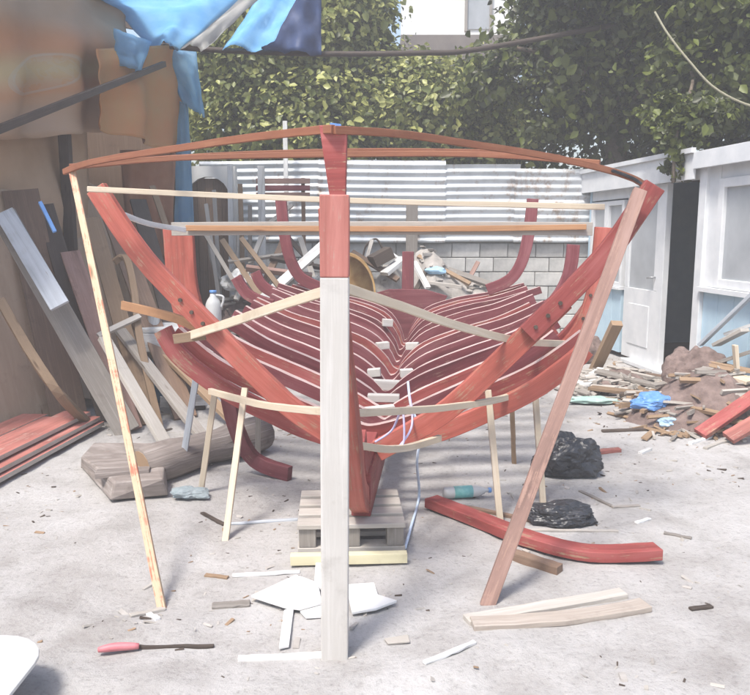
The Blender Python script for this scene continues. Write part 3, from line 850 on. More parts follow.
# pallet and blocks under the forefoot
pal = empty('pallet', (-.08, 3.75, 0), 'low wooden pallet carrying the forefoot of the boat', 'pallet')
pr = Matrix.Rotation(R(3), 3, 'Z')
pc = Vector((-.13, 3.86, 0))
for k in range(4):
    MB().box(pc + pr @ Vector((0, -.21 + k * .14, .152)), (.54, .10, .024), pr).build('top_board', M['greylight'], pal, bevel=.003)
for k in range(3):
    for j in range(3):
        MB().box(pc + pr @ Vector((-.22 + k * .22, -.2 + j * .2, .09)), (.085, .09, .10), pr).build('block', M['grey'], pal, bevel=.004)
for j in range(3):
    MB().box(pc + pr @ Vector((0, -.2 + j * .2, .026)), (.54, .10, .026), pr).build('bearer', M['greylight'], pal, bevel=.003)
MB().sweep([pc + pr @ Vector((-.30, -.33, .02)), pc + pr @ Vector((.27, -.33, .02))], .05, .045, (0, 1, 0)).build('yellow_board', wood('yellow_board', (.78, .73, .50), (.66, .6, .4), var=.02), label='pale yellow board lying on the ground before the pallet', cat='board')
for d, nm in ((5.6, 'stack of grey timber blocks under the middle of the keel'), (7.8, 'stack of grey timber blocks under the stern of the keel')):
    e = empty('keel_support', B(d, 0, 0), nm, 'blocks')
    for k in range(3):
        MB().box(B(d, 0, .03 + k * .055), (.5 - .05 * k, .16, .053), Matrix.Rotation(.2 * (-1) ** k, 3, 'Z')).build('timber_block', M['grey'], e, bevel=.005)

# cord hanging from the hull
def cord(name, pts, r, mat, label, cat='rope', group=None):
    return MB().tube(crom(pts, 8), r, 7).build(name, mat, label=label, cat=cat, group=group, smooth=True)
cord('pale_blue_rope', [P(408, 382, 4.6), P(411, 405, 4.3), P(420, 432, 4.2), P(417, 462, 4.2), G(419, 496, .01), G(410, 530, .01), G(405, 548, .01)], .008, M['rope_blue'], 'pale blue cord hanging from the hull down to the ground')
cord('violet_rope', [P(375, 442, 3.9), P(392, 430, 3.95), P(402, 410, 3.86), P(404, 440, 3.82), P(398, 448, 3.8), P(412, 425, 3.95), P(409, 390, 4.5)], .006, plain('violet_cord', (.42, .40, .62), (.55, .52, .72), 30, .7, .1), 'tangled violet cord knotted to the lowest ribband')

# curved red timbers on the ground
def curved(name, pts, w, t, mat, label, cat='timber', side=(0, 0, 1), mats=None):
    return MB().sweep(crom(pts, 6), t, w, side, .0012).build(name, mat, label=label, cat=cat, bevel=.004)
curved('curved_timber', [G(431, 501, .03), G(480, 520, .03), G(530, 539, .03), G(590, 553, .03), G(658, 551, .03)], .105, .055, M['red'], 'long curved red timber lying on the ground right of the keel')
curved('curved_timber', [P(228, 392, 4.75), P(237, 430, 4.85), P(255, 460, 4.95), G(290, 474, .03)], .10, .05, M['maroon'], 'hooked dark red timber hanging from the left bilge to the ground', side=(.3, 1, 0))

# ------------------------------------------------------------------ loose boards and scraps in the foreground
def gboard(name, a, b, w, t, mat, label, z=0.0, cat='board', group=None, wf=None, bow=0.0, mats=None):
    a = G(*a); b = G(*b)
    a.z = z + t * .4 + gh(a.x, a.y); b.z = z + t * .4 + gh(b.x, b.y)
    side = Vector((0, 0, 1))
    mid = a.lerp(b, .5) + Vector((0, bow, 0))
    return MB().sweep(crom([a, mid, b], 4), t, w, side, .002, wf=wf).build(name, mat, label=label, cat=cat, group=group, bevel=.003)
gboard('plank', (466, 619), (624, 592), .07, .022, M['greylight'], 'pale grey plank lying flat, far one of the pair at lower right', z=.0)
gboard('plank', (472, 624), (646, 605), .085, .024, M['weathered_pale'], 'pale tan plank lying flat, near one of the pair at lower right', z=.004, bow=-.035)
gboard('wood_offcut', (513, 556), (560, 571), .06, .045, M['brown'], 'short brown split offcut below the curved red timber', cat='offcut')
gboard('lath', (424, 665), (475, 643), .022, .012, M['whitep'], 'short pale lath at the bottom centre right of the post', cat='lath')
gboard('lath', (238, 656), (322, 652), .03, .014, M['whitep'], 'pale lath lying just left of the post foot', cat='lath')
gboard('iron_bar', (212, 604), (250, 601), .05, .014, M['grey'], 'short grey bar lying left of the white scraps', cat='bar')
gboard('thin_pole', (430, 500), (560, 526), .03, .022, M['brown'], 'thin brown pole under the curved red timber', cat='pole')
gboard('tool_shaft', (138, 646), (214, 643), .015, .015, M['dark'], 'thin dark shaft ending in a red handle at lower left', cat='tool')
th = bpy.data.objects['tool_shaft']
mb = MB().tube(crom([G(98, 650, .008), G(115, 647, .012), G(139, 646, .008)], 4), .014, 8, rf=lambda q: .7 + .5 * math.sin(q * 3))
mb.build('handle', plain('pink_red_plastic', (.50, .15, .17), (.62, .25, .27), 6, .5, .05), th, smooth=True)
bpy.context.view_layer.update()
# white sheet scraps
M['paper'] = plain('white_scrap', (.60, .59, .57), (.74, .74, .73), 5, .8, .2)
def scrap(pix, t, label, z=.004, name='white_scrap', mat=None, lift=0.0):
    pts = [G(a, b) for a, b in pix]
    g0 = max(gh(p.x, p.y) for p in pts)
    for i, p in enumerate(pts): p.z = max(z * .6, .002) + g0 + lift * (i % 2)
    # counter-clockwise
    ar_ = sum(pts[i].x * pts[(i + 1) % len(pts)].y - pts[(i + 1) % len(pts)].x * pts[i].y for i in range(len(pts)))
    if ar_ < 0: pts.reverse()
    return MB().prism(pts, (0, 0, t)).build(name, mat or M['paper'], label=label, cat='scrap', bevel=.002)
scrap([(251, 599), (296, 578), (318, 586), (322, 606), (300, 612), (285, 610)], .012, 'white pointed sheet scrap left of the post', z=.03)
scrap([(284, 611), (294, 607), (289, 646), (279, 648)], .012, 'white strip pointing to the camera under the pointed scrap', z=.012)
scrap([(346, 588), (374, 586), (378, 598), (397, 604), (376, 612), (352, 616)], .012, 'white torn sheet scrap right of the post', z=.02)
scrap([(316, 560), (322, 562), (322, 590), (314, 588)], .012, 'thin white strip standing out behind the left scrap', z=.02)
scrap([(300, 612), (322, 606), (323, 617), (306, 618)], .01, 'small white scrap at the foot of the post', z=.006)
scrap([(384, 638), (408, 634), (410, 641), (388, 643)], .008, 'small grey-white scrap on the sand right of the post foot', mat=M['greylight'])
# white plastic tub corner at lower left
def tub():
    t = empty('white_tub', (-1.15, 1.9, 0), 'white plastic tub with a rounded rim cut off at the lower left corner', 'tub')
    cx_, cy_ = -1.585, 2.09
    def rr(hw, hd, rad, z):
        out = []
        for k in range(4):
            ox, oy = [(1, 1), (-1, 1), (-1, -1), (1, -1)][k]
            for j in range(7):
                a = math.pi / 2 * (k + j / 6)
                out.append(Vector((cx_ + ox * (hw - rad) + rad * math.cos(a), cy_ + oy * (hd - rad) + rad * math.sin(a), z)))
        return out
    rings = [rr(.33, .38, .14, 0.0), rr(.37, .42, .16, .13), rr(.43, .48, .18, .14), rr(.43, .48, .18, .155), rr(.35, .40, .15, .157), rr(.31, .36, .13, .05)]
    mb = MB()
    for r_ in rings: mb.v += r_
    k = len(rings[0])
    for i in range(len(rings) - 1):
        for j in range(k):
            a = i * k + j; b = i * k + (j + 1) % k
            mb.f.append((a, b, b + k, a + k)); mb.uv.append([(0, 0)] * 4); mb.m.append(0)
    mb.f.append(tuple((len(rings) - 1) * k + j for j in range(k))); mb.uv.append([(0, 0)] * k); mb.m.append(0)
    mb.build('basin', M['plastic_white'], t, smooth=False, bevel=.004)
tub()

# bottle
bt = empty('bottle', G(470, 492), 'white plastic bottle with a teal label lying behind the curved red timber', 'bottle')
a = G(443, 493, .035); b = G(491, 490, .035)
ax = (b - a).normalized(); lb = (b - a).length
prof = [(0, .55), (.02, .95), (.1, 1), (.72, 1), (.84, .6), (.88, .35), (.95, .35)]
mb = MB()
mb.tube([a + ax * lb * t for t, _ in prof], .036, 12, rf=lambda q: prof[int(round(q * (len(prof) - 1)))][1])
mb.build('body', M['plastic_white'], bt, smooth=True)
MB().tube([a + ax * lb * .22, a + ax * lb * .6], .0375, 12).build('label_band', plain('teal_label', (.12, .42, .42), (.3, .58, .56), 20, .5, 0), bt, smooth=True)
MB().tube([a + ax * lb * .94, a + ax * lb * 1.0], .016, 10).build('cap', M['plastic_blue'], bt, smooth=True)

# crumpled bags and rags
def lump(name, c, r, mat, label, cat, seed, sub=4, rough=.45, flat=True, parent=None):
    import bmesh
    bm = bmesh.new()
    bmesh.ops.create_icosphere(bm, subdivisions=sub, radius=1)
    for v in bm.verts:
        p = v.co.copy()
        k = 1 + rough * (noise.noise(p * 1.6 + Vector((seed, 0, 0))) + .4 * abs(noise.noise(p * 3.6 + Vector((0, seed, 0)))) + .16 * noise.noise(p * 8 + Vector((0, 0, seed))) + .05 * noise.noise(p * 19 + Vector((seed, 0, seed))))
        v.co = Vector((p.x * r[0], p.y * r[1], p.z * r[2])) * k
        if flat and v.co.z < -r[2] * .55: v.co.z = -r[2] * .55
    me = bpy.data.meshes.new(name); bm.to_mesh(me); bm.free()
    for pl in me.polygons: pl.use_smooth = cat in ('stump', 'sack', 'jug')
    me.materials.append(mat)
    o = bpy.data.objects.new(name, me); COL.objects.link(o)
    o.location = Vector(c) + Vector((0, 0, r[2] * .55))
    if parent:
        o.parent = parent; o.matrix_parent_inverse = parent.matrix_world.inverted()
    return tag(o, label, cat)
lump('plastic_bag', G(559, 521), (.20, .10, .07), M['plastic_black'], 'small crumpled black plastic bag right of the leaning red-brown plank', 'bag', 3, sub=5, rough=.34)
lump('plastic_bag', G(568, 472), (.22, .12, .17), M['plastic_black'], 'big crumpled black plastic bag behind the leaning red-brown plank', 'bag', 9, sub=5, rough=.34)
stick(P(566, 434, 5.05), G(576, 474), .05, .02, M['greylight'], 'short grey slat leaning on the big black bag', name='slat', cat='slat', group=None)
gboard('red_offcut', (590, 452), (620, 450), .05, .03, M['pinkred'], 'small pinkish red offcut right of the big black bag', cat='offcut')
lump('blue_rag', G(653, 408, .1), (.17, .11, .08), M['plastic_blue'], 'bright blue plastic rag near the doorway, upper of two', 'rag', 4)
lump('blue_rag', G(670, 426), (.10, .08, .05), plain('pale_blue_plastic', (.3, .45, .62), (.42, .56, .7), 8, .5, .1), 'paler blue plastic rag, lower of two by the debris pile', 'rag', 14)
lump('grey_rag', G(190, 496), (.11, .07, .035), plain('grey_green_cloth', (.20, .25, .27), (.3, .34, .36), 9, .9, .3), 'small grey-green rag at the foot of the left shores', 'rag', 21)

# ------------------------------------------------------------------ log and slabs at left
lg0 = G(140, 468, .10); lg1 = G(262, 432, .12)
lo = empty('log', lg0.lerp(lg1, .5) * 1.0, 'thick grey log lying behind the left shores', 'log')
pts = [lg0.lerp(lg1, k / 8) + Vector((random.uniform(-.015, .015), random.uniform(-.015, .015), 0)) for k in range(9)]
MB().tube(pts, .125, 14, rf=lambda q: 1.0 + .10 * math.sin(q * 9)).build('trunk_section', M['log'], lo, smooth=True)
MB().tube([lg0 + (lg0 - lg1).normalized() * .004, lg0], .112, 14).build('sawn_end', M['tan'], lo)
sl = [G(80, 468), G(92, 459), G(150, 455), G(164, 478), G(164, 497), G(112, 500)]
mbs = MB().prism([Vector((p.x, p.y, 0)) for p in sl][::-1], (0, 0, .10))
so_ = mbs.build('timber_slab', M['log'], label='rough grey timber slab lying before the log at left', cat='slab', bevel=.014)
for v in so_.data.vertices: v.co += Vector((random.uniform(-.025, .025), random.uniform(-.025, .025), random.uniform(-.02, .025) if v.co.z > .05 else 0))
MB().sweep([G(96, 474, .115), G(150, 470, .12)], .10, .03, (0, 1, 0), .006).build('split_layer', M['log'], so_, bevel=.004)

# stack of red boards at far left
rb = empty('board_stack', G(30, 455), 'stack of wide dusty red boards at the left edge', 'boards')
A0 = G(104, 427); A1 = G(-6, 489)
dirn = (A1 - A0).normalized(); perp = Vector((dirn.y, -dirn.x, 0))
if perp.x > 0: perp = -perp
for k in range(7):
    lay = k // 3
    off = (k % 3) * .235 + .03 * (lay == 1)
    zz = .03 + lay * .045
    s0 = A0 + perp * (off + .11) + dirn * random.uniform(-.03, .06); s1 = s0 + dirn * 1.75
    s0.z = zz; s1.z = zz + .005
    if lay == 2: s0 = s0 + perp * .1; s1 = s1 + perp * .1
    tone = M['pinkred']
    MB().sweep([s0, s0.lerp(s1, .5), s1], .225, .032, perp, .0015, m=(0, 1, 0, 1), cap=1).build('board', [tone, M['greylight']], rb, bevel=.002)

# ------------------------------------------------------------------ open shed at left with hung sheets
shed = empty('lean_to_shed', (-3.6, 8, 0), 'open dark lean-to shed with timber posts along the left side', 'shed')
def shx(y): return -3.12 + (y - 6.2) * .125         # eave line runs slightly inwards
for y in (4.9, 7.7, 10.4):
    MB().sweep([(shx(y) - .12, y, -.03), (shx(y) - .12, y, 4.1)], .1, .1, (1, 0, 0), .001).build('post', M['dark'], shed, bevel=.006)
MB().sweep([(shx(4.4) - .05, 4.4, 4.05), (shx(10.6) - .05, 10.6, 4.10)], .07, .12, (1, 0, 0)).build('eave_beam', M['brown'], shed, bevel=.004)
rp = [(shx(4.3) + .12, 4.3, 4.16), (shx(9.5) + .12, 9.5, 4.19), (-5.6, 9.5, 4.69), (-5.6, 4.3, 4.65)]
MB().prism([Vector(p) for p in rp], (0, 0, .03)).build('roof', plain('dark_roof_sheet', (.10, .08, .07), (.17, .13, .11), 4, .8, .1), shed)
MB().box((-5.3, 7.5, 2.3), (.06, 6.3, 4.6)).build('back_wall', M['brown'], shed)
MB().box((-4.0, 10.66, 2.0), (2.5, .05, 4.0)).build('end_wall', M['brown'], shed)
for k in range(6):
    y = 4.8 + k * 1.1
    MB().sweep([(shx(y) + .1, y, 4.12), (-5.5, y, 4.62)], .05, .08, (0, 1, 0)).build('rafter', M['dark'], shed)

def cloth(name, pix_y, mat, label, cat, n=(22, 16), wav=.05, thick=.004, seed=0, group=None, fold=9, solid=True):
    """hung sheet through four corner points (tl, tr, br, bl) with folds"""
    tl, tr, br, bl = [Vector(p) for p in pix_y]
    nu, nv = n
    nrm = (tr - tl).cross(bl - tl).normalized()
    vs = []; fs = []; uvs = []
    for j in range(nv + 1):
        for i in range(nu + 1):
            u = i / nu; v = j / nv
            p = tl.lerp(tr, u).lerp(bl.lerp(br, u), v)
            w = wav * (math.sin(u * fold + seed + v * 1.5) * (.3 + .7 * v) + noise.noise(Vector((u * 4, v * 4, seed))) * 1.2)
            e = .04 * noise.noise(Vector((u * 9, seed, 3))) * (v > .97)
            vs.append(p + nrm * w + Vector((0, 0, e))); uvs.append((u, 1 - v))
    for j in range(nv):
        for i in range(nu):
            a = j * (nu + 1) + i
            fs.append((a, a + nu + 1, a + nu + 2, a + 1))
    mb = MB(); mb.v = vs; mb.f = fs; mb.uv = [[uvs[k] for k in f] for f in fs]; mb.m = [0] * len(fs)
    o = mb.build(name, mat, label=label, cat=cat, group=group, smooth=True)
    if solid:
        s_ = o.modifiers.new('solid', 'SOLIDIFY'); s_.thickness = thick
    return o

def banner_mat():
    """printed banner: brown and orange fields, yellowish wave, pale worn emblem with a ring"""
    m, n, l, b = new_mat('printed_banner')
    uv = n.new('ShaderNodeUVMap'); sx = n.new('ShaderNodeSeparateXYZ'); l.new(uv.outputs[0], sx.inputs[0])
    def math_(op, a, c=None):
        q = n.new('ShaderNodeMath'); q.operation = op
        for i, k in enumerate((a, c)):
            if k is None: continue
            if isinstance(k, (int, float)): q.inputs[i].default_value = k
            else: l.new(k, q.inputs[i])
        return q.outputs[0]
    U, V = sx.outputs[0], sx.outputs[1]
    band = math_('SUBTRACT', V, math_('MULTIPLY', U, .30))
    r = ramp(n, l, band, [(.62, .42, .28), (.70, .42, .24), (.76, .36, .15), (.74, .56, .26), (.74, .32, .13), (.56, .40, .27)], [0, .05, .10, .22, .36, .55])
    r.color_ramp.interpolation = 'EASE'
    t = nz(n, l, uv.outputs[0], 6, 5)
    col = mixc(n, l, .35, r.outputs[0], ramp(n, l, t.outputs[0], [(.36, .27, .2), (.52, .42, .32)], [.3, .7]).outputs[0])
    # worn emblem: ring plus blotchy strokes
    du = math_('MULTIPLY', math_('SUBTRACT', U, .53), 2.4); dv = math_('MULTIPLY', math_('SUBTRACT', math_('SUBTRACT', V, .36), math_('MULTIPLY', math_('SUBTRACT', U, .53), .5)), 4.2)
    rr = math_('SQRT', math_('ADD', math_('MULTIPLY', du, du), math_('MULTIPLY', dv, dv)))
    t2 = nz(n, l, uv.outputs[0], 17, 2, .5, 1.2)
    st = math_('MULTIPLY', math_('LESS_THAN', rr, .42), math_('GREATER_THAN', t2.outputs[0], .47))
    col = mixc(n, l, math_('MULTIPLY', math_('ADD', math_('MULTIPLY', st, .5), math_('LESS_THAN', math_('ABSOLUTE', math_('SUBTRACT', rr, .42)), .03)), .30), col, (.60, .58, .52))
    l.new(col, b.inputs['Base Color']); b.inputs['Roughness'].default_value = .6
    out = n['Material Output']
    tr = n.new('ShaderNodeBsdfTranslucent'); l.new(col, tr.inputs[0])
    mx = n.new('ShaderNodeMixShader'); mx.inputs[0].default_value = .35
    l.new(b.outputs[0], mx.inputs[1]); l.new(tr.outputs[0], mx.inputs[2]); l.new(mx.outputs[0], out.inputs[0])
    return m
yA, yB = 5.2, 8.9
cloth('printed_banner', [(shx(yA), yA, 4.0), (shx(yB), yB, 4.02), (shx(yB) + .05, yB, 2.75), (shx(yA), yA, 2.15)], banner_mat(),
      'large faded brown and orange printed banner hung along the shed at upper left', 'banner', wav=.085, seed=2, n=(56, 30), fold=22)
M['canvas_orange'] = plain('orange_canvas', (.60, .36, .16), (.66, .30, .13), 2.5, .8, .15, .02, trans=.35)
M['canvas_brown'] = plain('brown_canvas', (.58, .40, .26), (.68, .50, .35), 2.0, .85, .15, .02, trans=.3)
M['canvas_red'] = plain('rust_canvas', (.42, .19, .11), (.50, .27, .17), 2.5, .85, .15, .02, trans=.3)
cloth('orange_canvas', [(shx(7.7) + .22, 7.7, 3.35), (shx(10.3) + .14, 10.3, 4.0), (shx(10.3) + .14, 10.3, 2.55), (shx(7.7) + .26, 7.7, 2.62)], M['canvas_orange'],
      'orange-brown canvas sheet hung between the banner and the blue strip', 'canvas', seed=5, n=(36, 28), wav=.075, fold=16)
cloth('rust_canvas', [P(120, 150, 9.6), P(176, 150, 9.9), P(170, 262, 9.9), P(128, 250, 9.6)], M['canvas_red'], 'rust coloured cloth hanging below the orange canvas', 'cloth', seed=8, fold=14, wav=.06)
cloth('brown_canvas', [(shx(5.0) - .3, 5.0, 2.6), (shx(8.4) - .25, 8.4, 2.8), (shx(8.4) - .2, 8.4, .5), (shx(5.0) - .3, 5.0, .3)], M['canvas_brown'], 'dull brown canvas sheet behind the leaning boards at the left edge', 'canvas', seed=12, n=(30, 20), wav=.09, fold=13)
M['tarp'] = plain('blue_tarp', (.42, .68, .90), (.54, .77, .94), 5, .5, .1, .01, trans=.8)
M['tarp_white'] = plain('white_tarp', (.78, .78, .76), (.84, .84, .82), 5, .6, .1, .01, trans=.6)
M['tarp_dark'] = plain('dark_blue_tarp', (.035, .055, .13), (.065, .10, .22), 5, .55, .15, .01, trans=.15)
cloth('blue_strip', [P(161, 48, 9.9), P(196, 50, 9.9), P(206, 118, 9.9), P(184, 104, 9.9)], M['tarp'], 'torn blue tarpaulin end drooping from the cable', 'tarpaulin', seed=3, fold=7, wav=.08, n=(12, 12))
cloth('blue_strip', [P(176, 100, 10.0), P(188, 104, 10.0), P(194, 236, 10.0), P(174, 236, 10.0)], M['tarp'], 'narrow blue tarpaulin strip hanging down to the white bench', 'tarpaulin', seed=6, fold=8, wav=.05, n=(8, 20))
cloth('blue_rag', [P(114, 28, 8.2), P(152, 42, 8.5), P(142, 74, 8.5), P(118, 64, 8.2)], M['tarp'], 'blue tarpaulin rag on the shed eave left of the torn end', 'tarpaulin', seed=7, fold=6, wav=.05, n=(8, 8))
MB().sweep([P(-8, 132, 5.9), P(70, 101, 6.95), P(164, 64, 9.2)], .06, .05, (0, 0, 1)).build('slanting_batten', M['dark'], label='dark batten slanting across the banners at upper left', cat='batten')
# overhead tarpaulin, seen from below
cloth('blue_tarpaulin', [P(70, -12, 8.2), P(252, -12, 8.2), P(178, 46, 9.7), P(150, 46, 9.7)], M['tarp'], 'bright blue tarpaulin stretched overhead from the shed eave', 'tarpaulin', seed=1, wav=.07, n=(24, 18))
cloth('blue_tarpaulin', [P(262, -10, 8.4), P(300, -8, 8.4), P(272, 49, 9.72), P(222, 49, 9.72)], M['tarp'], 'smaller blue tarpaulin piece right of the white gap, at the cable', 'tarpaulin', seed=4, wav=.05, n=(12, 12))
cloth('dark_blue_cloth', [P(274, -30, 9.6), P(321, -30, 9.6), P(321, 54, 9.6), P(262, 50, 9.6)], M['tarp_dark'], 'dark blue cloth hanging from the cable beside the tarpaulin', 'cloth', seed=9, wav=.07, fold=11, n=(16, 16))
cloth('white_tarpaulin', [P(254, -12, 8.3), P(268, -12, 8.3), P(205, 47, 9.71), P(172, 46, 9.71)], M['tarp_white'], 'white torn strip of sheeting between the two overhead blue tarpaulins', 'sheeting', seed=14, wav=.05, n=(8, 14))
# pole and cables carrying the tarpaulins
cab = [(shx(9.75), 9.75, P(140, 45, 9.75).z), P(200, 49, 9.72), P(260, 52, 9.72), P(330, 54, 9.75), P(420, 53, 9.9), P(480, 49, 10.1), P(640, 20, 10.6)]
cord('tarp_cable', cab, .034, M['dark'], 'dark sagging cable strung across the yard that carries the tarpaulins', 'cable')
cord('rope', [P(655, 12, 8.2), P(668, 34, 8.0), P(690, 62, 7.8), P(715, 88, 7.6), P(752, 106, 7.4), P(800, 112, 7.2)], .011, M['rope'], 'pale twisted rope sagging from the dark tree at upper right')
st_ = MB().sweep([P(285, 121, 10.7), (P(285, 121, 10.7).x, 10.7, 0)], .06, .05, (1, 0, 0)).build('white_pole', M['whitep'], label='white pole rising above the fence left of the stem', cat='pole')

# ------------------------------------------------------------------ leaning boards along the shed
def lean(name, top, bot, w, t, mat, label, cat='board', curve=None, side=(1, .5, 0)):
    pts = [top, bot] if curve is None else [top] + curve + [bot]
    return MB().sweep(crom(pts, 6) if curve else [top, Vector(top).lerp(Vector(bot), .5), bot], w, t, side, .0015).build(name, mat, label=label, cat=cat, bevel=.004)
lean('leaning_board', P(3, 214, 6.3), G(128, 432), .20, .03, M['grey'], 'wide grey board leaning at the left edge, lower half bare', side=(1, .3, .3))
lean('blue_grey_board', P(4, 212, 6.24), P(60, 306, 5.9), .15, .03, M['greyblue'], 'pale blue-grey painted board lying on the wide leaning grey board', side=(1, .3, .3))
lean('curved_branch', P(0, 300, 5.9), G(92, 428), .07, .05, M['tan'], 'pale crooked branch leaning low at the left edge', cat='branch', curve=[P(30, 352, 5.75), P(60, 395, 5.7)])
lean('leaning_board', P(70, 252, 6.9), G(132, 430), .17, .03, M['redbrown'], 'red-brown board leaning just left of the long stained stick')
lean('leaning_board', P(92, 218, 7.4), G(150, 424), .15, .03, M['tan'], 'tan board leaning behind the long stained stick')
lean('curved_timber', P(114, 262, 7.0), G(160, 430), .06, .04, M['tan'], 'pale bent timber with a hooked top leaning against the shed', cat='timber', curve=[P(126, 258, 7.0), P(134, 290, 6.8), P(140, 340, 6.5)])
lean('leaning_board', P(106, 200, 8.2), G(186, 418), .20, .03, M['brown'], 'brown board leaning under the left frame top')
lean('leaning_board', P(138, 200, 8.8), G(196, 410), .18, .03, M['dark'], 'dark board leaning behind the left frame arm')
lean('leaning_board', P(20, 190, 6.9), G(70, 418), .30, .02, M['brown'], 'wide brown plywood strip leaning behind the crooked branch')
lean('leaning_board', P(44, 205, 7.0), G(108, 420), .16, .03, M['dark'], 'narrow dark board leaning left of the red-brown board')
lean('leaning_board', P(152, 186, 9.2), P(206, 340, 8.6), .07, .03, M['tan'], 'thin tan batten leaning beside the narrow blue strip')
lean('blue_pole', P(40, 202, 6.0), P(55, 232, 5.95), .03, .03, M['plastic_blue'], 'short blue pole standing among the boards at the left', cat='pole')
lean('low_board', P(98, 336, 6.3), P(140, 316, 6.6), .05, .03, M['greylight'], 'short pale board jutting sideways from the leaning boards')
lean('leaning_board', P(120, 330, 6.7), G(205, 440), .10, .04, M['grey'], 'grey board lying slantwise behind the log', side=(.4, 1, .2))
lean('leaning_board', P(135, 325, 7.3), G(240, 428), .09, .04, M['tan'], 'tan board lying slantwise above the log', side=(.4, 1, .2))
lean('leaning_board', P(104, 338, 6.1), G(170, 452), .10, .04, M['greylight'], 'pale board lying slantwise beside the rough slab', side=(.4, 1, .2))
lean('plywood_sheet', P(-30, 185, 6.6), G(20, 424), .8, .015, M['plyw'], 'wide beige plywood sheet leaning in the shed at the left edge', cat='plywood', side=(.5, 1, 0))
lean('plywood_sheet', P(66, 172, 8.3), G(110, 402), .9, .015, M['plyw'], 'beige plywood sheet leaning behind the stained stick', cat='plywood', side=(.35, 1, 0))
lean('plywood_sheet', P(128, 236, 9.0), P(150, 400, 7.6), .6, .015, M['tan'], 'small tan plywood sheet leaning behind the hooked timber', cat='plywood', side=(.5, 1, 0))
# white bench with odds and ends
bn = empty('work_bench', (-1.9, 7.3, 0), 'low white work bench behind the left bow frame', 'bench')
e0, e1 = P(140, 328, 7.0), P(222, 322, 7.2)
bz = e0.z
MB().box((e0.lerp(e1, .5).x, 7.2, bz - .02), ((e1 - e0).length, .5, .04)).build('top', M['whitep'], bn, bevel=.004)
MB().box((e0.lerp(e1, .5).x, 6.94, bz - .13), ((e1 - e0).length, .03, .17)).build('apron', M['whitep'], bn, bevel=.004)
for x in (e0.x + .06, e1.x - .06):
    for y in (7.0, 7.4):
        MB().box((x, y, (bz - .05) / 2), (.06, .06, bz - .05)).build('leg', M['grey'], bn)
ct = P(154, 326, 7.15)
tn = empty('paint_tin', (ct.x, 7.15, bz), 'small white tin standing on the bench', 'tin')
MB().tube([(ct.x, 7.15, bz), (ct.x, 7.15, bz + .12)], .055, 14).build('can', M['plastic_white'], tn, smooth=False)
MB().tube([(ct.x, 7.15, bz + .12), (ct.x, 7.15, bz + .13)], .058, 14).build('lid', M['metal'], tn)
lump('blue_sack', (P(165, 365, 6.9).x, 7.15, 0), (.22, .16, .34), M['tarp'], 'crumpled blue sack under the bench', 'sack', 17)
lump('dark_sack', (P(185, 365, 7.2).x, 7.3, 0), (.16, .14, .36), M['soil'], 'dark sack under the bench', 'sack', 18)
lean('white_board', P(160, 402, 6.6), P(238, 398, 6.9), .03, .10, M['whitep'], 'long white board lying behind the left shores', side=(0, 1, 0))
for k, x in enumerate((172, 228)):
    q = P(x, 412, 6.7)
    MB().box((q.x, 6.72, q.z / 2 - .02), (.14, .12, q.z - .0)).build('board_rest', M['grey'], label=['grey block under the left end of the white board', 'grey block under the right end of the white board'][k], cat='block')
jx = P(213, 292, 7.2).x
jg = empty('white_jug', (jx, 7.2, bz), 'tall white jug standing on the bench beside the left side timber', 'jug')
jp = [(0, .9), (.02, 1), (.2, 1), (.24, .8), (.28, .42), (.31, .38)]
MB().tube([(jx, 7.2, bz + z) for z, _ in jp], .075, 14, rf=lambda q: jp[int(round(q * 5))][1]).build('body', M['plastic_white'], jg, smooth=True)
MB().tube([(jx, 7.2, bz + .31), (jx, 7.2, bz + .335)], .034, 12).build('cap', M['plastic_blue'], jg, smooth=True)
MB().tube(crom([(jx + .03, 7.19, bz + .29), (jx + .10, 7.19, bz + .27), (jx + .075, 7.19, bz + .17)], 5), .011, 7).build('handle', M['plastic_white'], jg, smooth=True)

# ------------------------------------------------------------------ clutter between hull and fence
rk = empty('slatted_rack', (P(288, 190, 10.4).x, 10.4, 0), 'red-brown slatted rack against the fence left of the stem', 'rack')
for k, y in enumerate((181, 188, 195)):
    MB().sweep([P(256, y, 10.4), P(310, y, 10.4)], .07, .025, (0, 0, 1)).build('slat', M['redbrown'] if k != 1 else M['maroon'], rk, bevel=.003)
for x in (262, 303):
    q = P(x, 178, 10.45)
    MB().sweep([q, (q.x, 10.45, 0)], .05, .05, (1, 0, 0)).build('upright', M['brown'], rk)
def pole(top, bot, w, mat, label, cat='pole', name='leaning_pole'):
    return MB().sweep([top, Vector(top).lerp(Vector(bot), .5), bot], w, w * .6, (1, 0, 0), .001).build(name, mat, label=label, cat=cat, bevel=.003)
def gz(px, d): return Vector((P(px, 300, d).x, d, -.01))
pole(P(261, 166, 10.2), gz(263, 10.2), .09, M['whitep'], 'thick white post before the slatted rack')
pole(P(230, 164, 10.3), gz(232, 10.2), .07, M['whitep'], 'white post at the right edge of the gateway')
pole(P(214, 190, 10.1), gz(222, 9.7), .05, M['greylight'], 'pale pole left of the white gateway post')
pole(P(240, 184, 10.2), gz(244, 9.9), .06, M['tan'], 'tan pole between the two white posts')
pole(P(206, 204, 9.9), gz(226, 9.3), .05, M['greylight'], 'thin pale pole leaning close to the arched door')
pole(P(250, 205, 9.8), gz(249, 9.6), .05, M['grey'], 'grey pole standing right of the tan pole')
pole(P(241, 238, 9.4), P(280, 288, 9.0) - Vector((0, 0, .0)), .06, M['tan'], 'tan slanting pole above the left ribs')
pole(P(274, 222, 9.9), P(312, 264, 9.6), .06, M['dark'], 'dark slanting pole just left of the prop post')
pole(P(326, 243, 9.3), P(262, 300, 9.0), .11, M['whitep'], 'wide white plank slanting down to the left behind the prop post', 'plank', 'slanting_plank')
